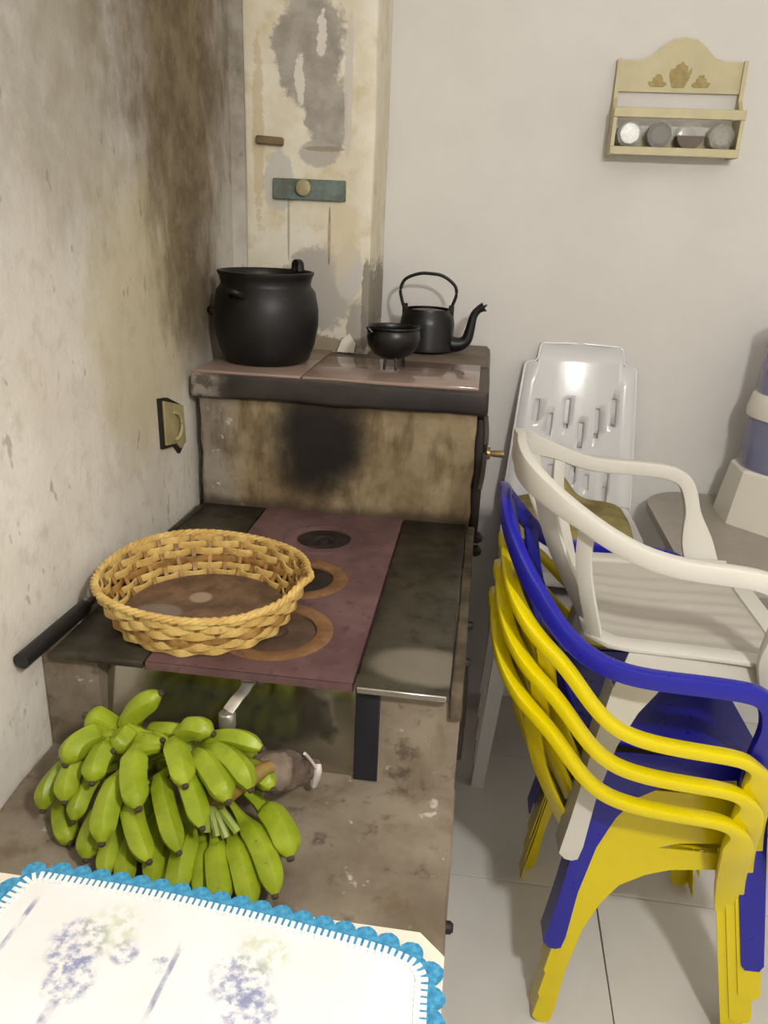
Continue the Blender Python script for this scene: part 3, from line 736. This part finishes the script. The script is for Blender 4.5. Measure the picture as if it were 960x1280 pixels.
for i in range(n):
    j = (i+1)%n
    for k in range(4): fs.append([i*4+k, i*4+(k+1)%4, j*4+(k+1)%4, j*4+k])
bd = mesh('crochet_border', vs, fs, M_CRO, cl)
# scallops: one fan shape shared by all
fan = [(-.0125, -.002)]+[(.0125*math.cos(a)*-1, .014*math.sin(a)) for a in [math.pi*i/10 for i in range(11)]]+[(.0125, -.002)]
fan = [(-.0125, -.002), (-.0125, .002), (-.010, .007), (-.006, .011), (0, .0135), (.006, .011), (.010, .007), (.0125, .002), (.0125, -.002)]
sc0 = None
rs = resample(loop, .0232)
for i, p in enumerate(rs):
    tt = (rs[(i+1)%len(rs)]-rs[i-1]).normalized(); no = Vector((tt.y, -tt.x, 0)); no = no if no.dot(p-cen) > 0 else -no
    ang = math.atan2(no.y, no.x)-math.pi/2; lc = p+no*.011+Vector((0,0,.001))
    if sc0 is None:
        sc0 = mesh('scallop', *prism(fan, .0026, lambda a, b, h: Vector((a, b, h+.0008*math.sin(b*300)))), M_CRO, bd); sc0.location = lc; sc0.rotation_euler = (0, 0, ang)
    else: share(sc0, 'scallop', bd, lc, (0, 0, ang))
stb = Bag()
for i, p in enumerate(resample(loop, .0072)):
    rr = resample(loop, .0072) if i == 0 else rr
    tt = (rr[(i+1)%len(rr)]-rr[i-1]).normalized(); no = Vector((tt.y, -tt.x, 0)); no = no if no.dot(p-cen) > 0 else -no
    v, f = boxg(-.0021, .0021, -.006, .0065, .0015, .0042)
    stb.add([p+tt*q[0]+no*q[1]+Vector((0,0,q[2])) for q in v], f)
so = stb.build('stitch_edge', M_STI, cl); so['kind'] = 'stuff'

# ------------------------------------------------------------------ stacked plastic armchairs
def plastic(name, c, rough=.32, var=.06):
    t = NT(name, rough, 0, .5); nz = t.noise(7, 4); nf = t.noise(50, 3)
    c = t.mix(t.step(nz, .3, .7), tuple(v*(1-var) for v in c[:3])+(1,), c)
    c = t.mix(t.M('MULTIPLY', t.step(nf, .66, .78), .08), c, rgb(110, 100, 80))
    t.color(c); t.rough(t.M('ADD', rough-.06, t.M('MULTIPLY', nf, .16))); return t.m
M_YEL = plastic('yellow_plastic', rgb(218, 198, 0), .22, .02); M_BLU = plastic('blue_plastic', rgb(26, 26, 150), .28); M_WHI = plastic('off_white_plastic', rgb(202, 198, 187), .36)
M_WSEAT = plastic('worn_white_seat', rgb(180, 174, 162), .42)
M_WHG = plastic('glossy_white_plastic', rgb(216, 214, 214), .16, .02)
RIMS = {
 'yellow': [(-.150,0,.781),(-.152,.05,.780),(-.149,.10,.771),(-.137,.150,.750),(-.112,.19,.724),(-.085,.21,.705),(-.054,.226,.678),(-.018,.240,.635),(.023,.250,.600),(.081,.255,.584),(.156,.255,.576),(.205,.254,.571),(.236,.250,.558),(.254,.243,.528),(.262,.232,.485),(.274,.207,.43),(.289,.183,.365),(.300,.1778,.315)],
 'blue': [(-.155,0,.812),(-.157,.05,.808),(-.150,.10,.788),(-.127,.15,.746),(-.098,.18,.708),(-.061,.21,.664),(-.011,.232,.634),(.046,.249,.624),(.126,.255,.623),(.206,.254,.618),(.240,.251,.604),(.256,.245,.57),(.264,.233,.515),(.274,.209,.44),(.289,.183,.365),(.300,.1778,.315)],
 'white': [(-.138,0,.684),(-.140,.05,.680),(-.130,.10,.668),(-.104,.14,.650),(-.070,.172,.630),(-.025,.203,.607),(.027,.231,.588),(.085,.25,.580),(.150,.255,.578),(.195,.254,.572),(.222,.251,.556),(.236,.246,.52),(.247,.234,.47),(.264,.212,.41),(.285,.197,.36),(.300,.1948,.315)]}
def armchair(style, mat, label, group=None):
    t = tag(empty('plastic_armchair'), label, 'chair', group)
    WH = style == 'white'
    y0_ = .212 if WH else .195
    ysh = lambda z: y0_-.05*z
    ZS = .405 if WH else .432                     # seat edge height
    half = cr(RIMS[style], 4)
    for _ in range(4):                            # fair the curve
        half = [half[0]]+[half[i]*.5+(half[i-1]+half[i+1])*.25 for i in range(1, len(half)-1)]+[half[-1]]
    cut = next(i for i, p in enumerate(half) if p.y > (.20 if WH else .222))
    base = {'yellow': (.024, .0195), 'blue': (.019, .030), 'white': (.022, .029)}[style]
    rr = {'yellow': .45, 'blue': .45, 'white': .4}[style]
    iend = next(i for i, p in enumerate(half) if i > 20 and p.z < half[36].z-.012)
    wp = {'yellow': .050, 'blue': .050, 'white': .062}[style]
    def sec_at(i):                                # the rim widens into the flat front post
        k = max(0., min(1., (i-iend-5)/6)); k = k*k*(3-2*k); back = max(0., 1-i/18.) if WH else 0.
        th = .011-.0072*max(0., min(1., (i-len(half)+6)/5))
        return sec_rect(base[0]*(1-k)+th*k-.006*back, base[1]*(1-k)+wp*k+.030*back, rr)
    idx = list(range(cut, 0, -1))+list(range(cut+1))
    top = [Vector((p.x, -p.y, p.z-(.015*max(0., 1-i/18.) if WH else 0))) for i, p in [(i, half[i]) for i in range(cut, 0, -1)]] + [Vector((half[i].x, half[i].y, half[i].z-(.015*max(0., 1-i/18.) if WH else 0))) for i in range(cut+1)]
    mesh('back_rim', *sweep(top, lambda q: sec_at(idx[q])), mat, t, True)
    for sg in (-1, 1):
        arm = [Vector((p.x, sg*p.y, p.z)) for p in half[cut-1:]]
        def aside(q, tg):                         # keep the section level while the rim turns down into the post
            k_ = max(0., min(1., (arm[q].x-.08)/.08)); c_ = tg.cross(Vector((0,0,1))).normalized()
            return (c_*(1-k_)+Vector((0,-1,0))*k_).normalized()
        mesh('armrest', *sweep(arm, lambda q: sec_at(q+cut-1), side=aside), mat, t, True)
        # outer plate geometry flares towards the floor so that stacked chairs nest
        fy = lambda a, b, h, sg=sg: Vector((a, sg*(ysh(b)-h), b))
        TH = .0028
        rl = Bag()
        rear = [(-.018,.012),(-.004,.1),(.012,.22),(.030,.34)]
        rl.add(*prism(rear+[(.102,.343),(.075,.300),(.050,.235),(.030,.134),(.020,.03),(.014,.004),(.004,0),(-.008,.002)], TH, fy))
        fl_ = [Vector((a, sg*(ysh(b)-.024), b)) for a, b in rear]
        rl.add(*sweep(cr(fl_, 4), sec_rect(.048, .003), side=Vector((0,1,0))))
        rl.build('leg', mat, t, False)
        d_ = ZS-.432
        ap = [(.030,.34),(.046,ZS),(.300,ZS),(.285,.405+d_),(.262,.398+d_),(.186,.388+d_*.8),(.145,.372+d_*.6),(.102,.343)]
        mesh('side_apron', *prism(ap, TH, fy), mat, t)
        fl2 = Bag()
        fl2.add(*prism([(.258,ZS+.012),(.262,.398+d_),(.300,.2),(.338,.01),(.346,0),(.372,0),(.377,.012),(.345,.2),(.308,ZS+.012)], TH, fy))
        ff = [Vector((a, sg*(ysh(b)-.022), b)) for a, b in ((.306,ZS),(.345,.2),(.377,.01))]
        fl2.add(*sweep(cr(ff, 4), sec_rect(.044, .003), side=Vector((0,1,0))))
        fl2.build('leg', mat, t, False)
    # seat
    sm_ = M_WSEAT if WH else mat
    def sf(u, v):
        x0 = -.004; x = x0+(.312-x0)*u; wd = (.172+.018*u) if WH else (.150+.018*u); y = (v*2-1)
        cx = max(0, abs(u*2-1)-.72)/.28; yy = y*wd*(1-.16*cx**2.2)
        z = ZS+.004 - .012*math.sin(math.pi*u)*(1-y*y) - .012*(u**6)
        if WH and abs(y) < .84 and .08 < u < .92: z -= .003+.0014*math.cos(y*2*math.pi*4.5)
        return Vector((x, yy, z))
    mesh('seat', *shell(24, 40, sf, .006), sm_, t, True)
    if WH:
        rimp = [sf(u, v)+Vector((0,0,.001)) for u, v in [(i/12, 0) for i in range(13)]+[(1, j/14) for j in range(1, 15)]+[(1-i/12, 1) for i in range(1, 13)]+[(0, 1-j/14) for j in range(1, 14)]]
        mesh('seat_border', *sweep(rimp, sec_rect(.034, .008), closed=True), mat, t, True)
    # back slats
    def rim_at(y):
        k = min(range(len(half)//2), key=lambda i: abs(half[i].y-abs(y))); p = half[k]; q = (half[k+1]-half[max(k-1, 0)]); q.y = q.y if k else 1.; rim_at.side = Vector((q.x, q.y if y >= 0 else -q.y, 0)).normalized(); return Vector((p.x, y, p.z-(.03*max(0., 1-k/18.) if WH else 0)))
    if WH:
        for y, w_, ys in ((-.185, .026, -.160), (-.130, .044, -.110), (-.035, .030, -.032), (.035, .030, .032), (.130, .044, .110), (.185, .026, .160)):
            a = rim_at(y)+Vector((.003,0,-.004)); e_ = Vector((-.002, ys, ZS+.002))
            mesh('back_slat', *sweep(cr([a, a*.6+e_*.4+Vector((-.010,0,0)), e_], 5), sec_rect(w_, .006), side=rim_at.side), mat, t, True)
    else:
        ysl = ((-.200, .030), (-.150, .034), (-.09, .034), (-.03, .034), (.03, .034), (.09, .034), (.150, .034), (.200, .030)) if style == 'yellow' else ((-.185, .034), (-.11, .036), (-.037, .036), (.037, .036), (.11, .036), (.185, .034))
        for y, w_ in ysl:
            a = rim_at(y)+Vector((.004,0,-.004)); e_ = Vector((.000, y*.74, ZS+.004))
            mesh('back_slat', *sweep(cr([a, a*.55+e_*.45+Vector((-.014,0,0)), e_], 5), sec_rect(w_, .006), side=rim_at.side), mat, t, True)
    return t
CX, CY, CR = .215, 1.312, math.radians(2)
y1 = armchair('yellow', M_YEL, 'yellow plastic armchair standing on the floor, lowest of the stack')
y1.location = (CX, CY, 0); y1.rotation_euler.z = CR
y2 = copy_tree(y1); y2.location = (CX+.004, CY, .060); y2.rotation_euler.z = CR; y2['label'] = 'yellow plastic armchair in the middle of the three stacked yellow ones'
y3 = copy_tree(y1); y3.location = (CX+.008, CY, .122); y3.rotation_euler.z = CR; y3['label'] = 'yellow plastic armchair stacked directly under the blue armchair'
bl = armchair('blue', M_BLU, 'deep blue plastic armchair between the yellow stack and the white armchair')
bl.location = (CX, CY, .193); bl.rotation_euler.z = CR
wh = armchair('white', M_WHI, 'off white plastic armchair on top of the blue and yellow stack')
wh.location = (CX, CY, .420); wh.rotation_euler.z = CR
for o in (y1, y2, y3): o['group'] = 'stacked coloured armchairs'
bl['group'] = wh['group'] = 'stacked coloured armchairs'

# ------------------------------------------------------------------ stack of white armless chairs at the back wall
def sidechair():
    t = empty('plastic_chair')
    # local: x sideways, y towards the sitter's front (world -Y after placing: we build directly with y pointing back)
    # back panel with alternating slots and notched shoulders
    sl = [(-.100, .655, .715), (-.062, .62, .68), (-.020, .64, .72), (.020, .59, .66), (.058, .62, .70), (.098, .655, .73), (-.045, .50, .54), (.010, .49, .54), (.045, .48, .52), (.09, .45, .56)]
    xsb = sorted(set([-.150, -.115, .115, .150, 0.] + [v for s_ in sl for v in (s_[0]-.006, s_[0]+.006)]))
    zsb = sorted(set([.44, .815, .865, .58, .76] + [v for s_ in sl for v in s_[1:]]))
    def surf(x, z):
        wsc = 1.0+.16*(.82-z)/.38
        return Vector((x*wsc, .285+.10*((z-.44)/.42)**1.1 - .9*x*x, z))
    vid = {}; vs = []; fs = []
    def V(i, j):
        if (i, j) not in vid: vid[(i, j)] = len(vs); vs.append(surf(xsb[i], zsb[j]))
        return vid[(i, j)]
    for i in range(len(xsb)-1):
        for j in range(len(zsb)-1):
            xc, zc = (xsb[i]+xsb[i+1])/2, (zsb[j]+zsb[j+1])/2
            if zc > .815 and abs(xc) > .115: continue
            if any(abs(xc-s_[0]) < .006 and s_[1] < zc < s_[2] for s_ in sl): continue
            fs.append([V(i, j), V(i+1, j), V(i+1, j+1), V(i, j+1)])
    o = mesh('backrest', vs, fs, M_WHG, t, True)
    md = o.modifiers.new('thickness', 'SOLIDIFY'); md.thickness = .005; md.offset = 0
    rimp = [surf(x, z) for x, z in [(-.150, .44), (-.150, .6), (-.150, .72), (-.148, .808), (-.140, .815), (-.122, .817), (-.115, .825), (-.113, .857), (-.105, .865), (0, .867), (.105, .865), (.113, .857), (.115, .825), (.122, .817), (.140, .815), (.148, .808), (.150, .72), (.150, .6), (.150, .44)]]
    mesh('back_rim', *sweep(rimp, sec_rect(.007, .006, .9), up=Vector((0,1,0))), M_WHG, t, True)
    def sf(u, v):
        y = -.035+.335*v; wd = .178-.012*v; k = max(0, abs(v*2-1)-.7)/.3
        return Vector(((u*2-1)*wd*(1-.12*k**2), y, .442-.012*math.sin(math.pi*u)*math.sin(math.pi*v)-.01*(1-v)**6))
    mesh('seat', *shell(20, 20, sf, .006), M_WHG, t, True)
    sk_ = [sf(u, v)+Vector((0,0,-.018)) for u, v in [(0, 1), (0, .6), (0, .2), (0, 0), (.3, 0), (.7, 0), (1, 0), (1, .2), (1, .6), (1, 1)]]
    mesh('seat_skirt', *sweep(sk_, sec_rect(.005, .036)), M_WHG, t, True)
    for sx in (-1, 1):
        for front in (1, 0):
            b = Bag()
            if front: a0, a1 = Vector((sx*.160, -.025, .43)), Vector((sx*.188, -.055, 0))
            else: a0, a1 = Vector((sx*.155, .285, .43)), Vector((sx*.178, .335, 0))
            sy = -1 if front else 1
            pth = [a0+(a1-a0)*k/4 for k in range(5)]
            b.add(*sweep([p+Vector((-sx*.016, 0, 0)) for p in pth], sec_rect(.032, .004), side=Vector((1,0,0)), scale=[(1.6,1), (1.45,1), (1.3,1), (1.15,1), (1,1)]))
            b.add(*sweep([p+Vector((0, -sy*.016, 0)) for p in pth], sec_rect(.004, .034), side=Vector((1,0,0)), scale=[(1,1.6), (1,1.45), (1,1.3), (1,1.15), (1,1)]))
            # ribbed foot end
            b.add(*sweep([a1+Vector((-sx*.015, -sy*.015, .022)), a1+Vector((-sx*.014, -sy*.014, 0))], sec_rect(.032, .03, .3), side=Vector((1,0,0))))
            b.build('leg', M_WHG, t, False)
    return t
WS = ['glossy white armless plastic chair standing on the floor, lowest of the white stack', 'glossy white armless plastic chair, second from the floor in the white stack',
      'glossy white armless plastic chair halfway up the white stack', 'glossy white armless plastic chair, second from the top of the white stack',
      'glossy white armless plastic chair under the olive cushion, topmost of its stack']
s0 = sidechair()
for k in range(5):
    o = s0 if k == 0 else copy_tree(s0)
    o.location = (.258, 1.838+.007*k-.012, .07*k); o.rotation_euler.z = math.radians(-1.5)
    tag(o, WS[k], 'chair', 'stacked white armless chairs')

# cushion on the topmost seat
t = NT('olive_cushion_cloth', .85, 0, .2); nb = t.noise(18, 4); nf = t.noise(160, 2)
t.color(t.mix(t.step(nb, .3, .7), rgb(128, 116, 68), rgb(160, 148, 98))).bump(nf, .3, .002)
M_OLI = t.m
def cush(u, v):
    x = (u*2-1); y = (v*2-1)
    k = (1-abs(x)**6)*(1-abs(y)**6)
    z = .004+.040*k**.5
    fold = math.exp(-((x+.15)/.30)**2)*max(0, (y-.35)/.65)**1.6
    z += .095*fold
    return Vector((x*.165*(1-.05*abs(y)), y*.135-.02*fold, z))
cv, cf = grid(28, 24, cush)
low = [Vector((p.x*.985, p.y*.985, max(0, p.z-.012-.04*((1-abs(p.x/.165)**6 if abs(p.x) < .165 else 0)))*.6 if p.z < .05 else p.z-.03)) for p in cv]
def shell2(a, b, nu, nv):
    _, fa = grid(nu, nv, lambda u, v: Vector())
    k = len(a); fs = fa+[[i+k for i in f][::-1] for f in fa]
    rim = [i for i in range(nu+1)] + [j*(nu+1)+nu for j in range(1, nv+1)] + [nv*(nu+1)+i for i in range(nu-1, -1, -1)] + [j*(nu+1) for j in range(nv-1, 0, -1)]
    for i in range(len(rim)): p, q = rim[i], rim[(i+1)%len(rim)]; fs.append([p, p+k, q+k, q])
    return a+b, fs
cu = mesh('seat_cushion', *shell2(cv, low, 28, 24), M_OLI, None, True, (.255, 1.965, .28+.435))
tag(cu, 'olive brown cushion with one turned up corner on the white chair seat', 'cushion')

# ------------------------------------------------------------------ small table with water filter
M_GREYT = plain('grey_table_laminate', rgb(158, 150, 138), .35, 0, .12, 14)
rt = tag(empty('side_table', (.825, 1.905, 0)), 'grey topped table with rounded corners carrying the water filter', 'table')
def rrect(hx, hy, r, n=8):
    o = []
    for sx, sy, a0 in ((1,1,0),(-1,1,90),(-1,-1,180),(1,-1,270)):
        for i in range(n+1):
            a = math.radians(a0+90*i/n); o.append((sx*(hx-r)+r*math.cos(a), sy*(hy-r)+r*math.sin(a)))
    return o
mesh('table_top', *prism(rrect(.345, .315, .13), .022, lambda a, b, h: Vector((a, b, .728+h))), M_GREYT, rt)
for sx in (-1, 1):
    for sy in (-1, 1): mesh('leg', *sweep([Vector((sx*.25, sy*.22, .728)), Vector((sx*.27, sy*.24, 0))], sec_round(.018, 12)), M_LEGW, rt, True)

def glass(name, c, rough=.05, alpha=.45):
    t = NT(name, rough, 0, .5); t.color(t.mix(t.step(t.noise(8), .3, .7), c, tuple(v*.9 for v in c[:3])+(1,)))
    t.b.inputs['Alpha'].default_value = alpha; return t.m
M_BGL = glass('clear_blue_plastic', rgb(164, 166, 200), .12, .5); M_WAT = glass('blue_water_chamber', rgb(52, 54, 104), .08, .85)
M_FW = plastic('white_filter_plastic', rgb(226, 220, 206), .3, .03)
fx = at_z(905, 648, .75)
wf = tag(empty('water_filter', (.805, 2.045, .75)), 'white water filter with two clear blue chambers on the grey table', 'water filter')
def oct_(r, k=8): return [(r*math.cos(math.pi/k+2*math.pi*i/k)/math.cos(math.pi/k), r*math.sin(math.pi/k+2*math.pi*i/k)/math.cos(math.pi/k)) for i in range(k)]
ba, bb = oct_(.150), oct_(.130)
nB = 8
vsb = [(a, b, 0) for a, b in ba]+[(a*.985, b*.985, .02) for a, b in ba]+[(a, b, .135) for a, b in bb]+[(a*.96, b*.96, .142) for a, b in bb]
fsb = [list(range(8))[::-1]]+[[k*8+i, k*8+(i+1)%8, (k+1)*8+(i+1)%8, (k+1)*8+i] for k in range(3) for i in range(8)]+[list(range(24, 32))]
mesh('base', vsb, fsb, M_FW, wf)
mesh('lower_chamber', *lathe([(.124, .138), (.126, .145), (.124, .275), (.118, .275), (.120, .15), (.11, .142)], 40), M_BGL, wf, True)
mesh('water', *lathe([(0, .143), (.117, .144), (.116, .185), (0, .185)], 40), M_WAT, wf, True)
mesh('middle_ring', *lathe([(.122, .268), (.129, .272), (.130, .29), (.122, .325), (.116, .33), (.10, .33), (.10, .268)], 40), M_FW, wf, True)
mesh('upper_chamber', *lathe([(.114, .328), (.116, .335), (.113, .475), (.107, .475), (.110, .34), (.10, .328)], 40), M_BGL, wf, True)
mesh('lid', *lathe([(.112, .47), (.115, .474), (.114, .495), (.104, .505), (0, .508)], 40), M_BGL, wf, True)
mesh('tap', *tube([(0, -.128, .07), (0, -.155, .07), (0, -.165, .05)], .011, 10, 4), M_FW, wf, True)

# ------------------------------------------------------------------ spice rack on the wall
M_CREAM = plain('cream_painted_wood', rgb(194, 184, 144), .5, 0, .1, 20, .1)
M_MOTIF = plain('faded_tan_stencil', rgb(168, 150, 98), .7, 0, .2, 60)
RX = .417
rk = tag(empty('spice_rack', (RX, YW, 1.618)), 'cream wooden spice rack with arched back and carved motifs on the wall', 'spice rack')
hw_ = .152
arch = [(-hw_+.008, .146), (-hw_+.008, .214)] + [(-.10, .215), (-.075, .222), (-.05, .245), (-.028, .259), (0, .264), (.028, .259), (.05, .245), (.075, .222), (.10, .215)] + [(hw_-.008, .214), (hw_-.008, .146)]
mesh('back_board', *prism(arch, .010, lambda a, b, h: Vector((a, -.012+h, b))), M_CREAM, rk)
for sx in (-1, 1):
    mesh('side_board', *prism([(-.001, .214), (-.020, .216), (-.024, .13), (-.05, .10), (-.076, .104), (-.076, 0), (-.001, 0)], .009, lambda a, b, h, sx=sx: Vector((sx*(hw_-.009)+(h if sx > 0 else -h), a, b))), M_CREAM, rk)
box('shelf', -hw_+.008, hw_-.008, -.074, -.002, .006, .014, M_CREAM, rk, .001, 1)
box('bottom_rail', -hw_+.001, hw_-.001, -.078, -.070, 0, .019, M_CREAM, rk, .0015, 1)
box('front_rail', -hw_-.001, hw_+.001, -.079, -.070, .082, .104, M_CREAM, rk, .0015, 1)
box('back_strip', -hw_+.008, hw_-.008, -.010, -.002, .014, .05, M_CREAM, rk, .001, 1)
tul = [(-.016, .157), (.012, .157), (.020, .172), (.026, .190), (.024, .200), (.016, .190), (.015, .203), (.008, .206), (.002, .214), (-.004, .208), (-.012, .205), (-.014, .198), (-.024, .196), (-.026, .186), (-.022, .172)]
mesh('motif', *prism(tul, .002, lambda a, b, h: Vector((a, -.0142+h, b))), M_MOTIF, rk)
for sx in (-1, 1):
    cup = [(-.018, .158), (.016, .158), (.020, .163), (.023, .168), (.012, .170), (.012, .177), (.006, .179), (.004, .185), (-.008, .184), (-.010, .178), (-.014, .176), (-.013, .170), (-.022, .167), (-.024, .162)]
    mesh('motif', *prism([(sx*a*.95+sx*.052, b) for a, b in cup], .002, lambda a, b, h: Vector((a, -.0142+h, b))), M_MOTIF, rk)
M_JAR = glass('jar_glass', rgb(214, 214, 208), .05, .16)
JL = [('clear glass spice jar with silvery contents beside the left rack board', plain('silver_foil', rgb(204, 204, 202), .25, .7, .2, 90, .5), .9, 6),
      ('grey glass spice jar between the silvery and the brown filled jars', plain('grey_spice', rgb(118, 112, 106), .6), .95, 8),
      ('round glass spice jar half filled with dark brown spice', plain('brown_spice', rgb(78, 52, 32), .8), .52, 24),
      ('faceted glass spice jar with crinkled foil beside the right rack board', plain('crinkled_foil', rgb(190, 186, 176), .22, .75, .3, 120, .9), .9, 6)]
for k, (lb, mt, fh, nn) in enumerate(JL):
    R_ = .0335; nn = {6: 8, 8: 12, 24: 28}[nn]; off = math.pi/nn
    jc = Vector((RX-.1085+.0723*k, YW-.004, 1.618+.0142))
    j = tag(empty('spice_jar', jc), lb, 'jar', 'jars in the spice rack')
    # the jar lies on its side with one end towards the room
    def ycyl(prof, n_, cz, o_=0.):
        vs, fs = lathe(prof, n_); c_, s_ = math.cos(o_), math.sin(o_)
        return [Vector((x*c_-y*s_, -z, cz+x*s_+y*c_)) for x, y, z in vs], fs
    mesh('glass', *ycyl([(.024, .012), (R_*.94, .016), (R_, .022), (R_, .060), (R_*.93, .065), (R_*.7, .066)], nn, R_*math.cos(off), -math.pi/2-off), M_JAR, j, nn > 20)
    if k == 2:
        pr = [(R_*.93*math.cos(a), R_+R_*.93*math.sin(a)) for a in [math.pi+.02+(math.pi-.04)*i/16 for i in range(17)]]
        mesh('contents', *prism(pr, .042, lambda a, b, h: Vector((a, -.020-h, b))), mt, j)
    else:
        mesh('contents', *ycyl([(R_*.5, .020), (R_*.88, .022), (R_*.88, .055), (R_*.6, .060), (0, .058)], nn, R_, 0.), mt, j, False)
    mesh('lid', *ycyl([(.0, .0), (.0245, .001), (.0245, .013), (.0, .014)], 20, R_), plain('jar_lid_grey', rgb(150, 144, 134), .4, .5) if k == 0 else bpy.data.materials['jar_lid_grey'], j, True)
    if k == 0: mesh('end_disc', *ycyl([(0, .0655), (.022, .0655), (.023, .068), (.019, .069), (0, .0685)], 24, R_), mt, j, True)

# ------------------------------------------------------------------ pendant bulb that lights the room
pd = tag(empty('pendant_bulb', (LAMP.x, LAMP.y, ZC)), 'bare bulb hanging from the ceiling on a thin cord', 'lamp')
mesh('cord', *tube([(0, 0, 0), (.002, 0, -.25), (0, 0, LAMP.z-ZC+.11)], .004, 8, 3), M_IRON, pd, True)
mesh('ceiling_cup', *lathe([(.045, 0), (.045, -.01), (.02, -.035), (0, -.036)], 24), M_FW, pd, True)
mesh('socket', *lathe([(0, .115), (.018, .112), (.02, .06), (.017, .055), (0, .055)], 20, (0, 0, LAMP.z-ZC)), M_IRON, pd, True)
t = NT('lit_bulb', .3); t.b.inputs['Emission Color'].default_value = (1, .975, .94, 1); t.b.inputs['Emission Strength'].default_value = 60
mesh('bulb_globe', *lathe([(0, -.034), (.018, -.029), (.03, -.015), (.034, 0), (.03, .018), (.017, .04), (.015, .058), (0, .058)], 24, (0, 0, LAMP.z-ZC)), t.m, pd, True)
lo.parent = pd; lo.location = (0, 0, LAMP.z-ZC)
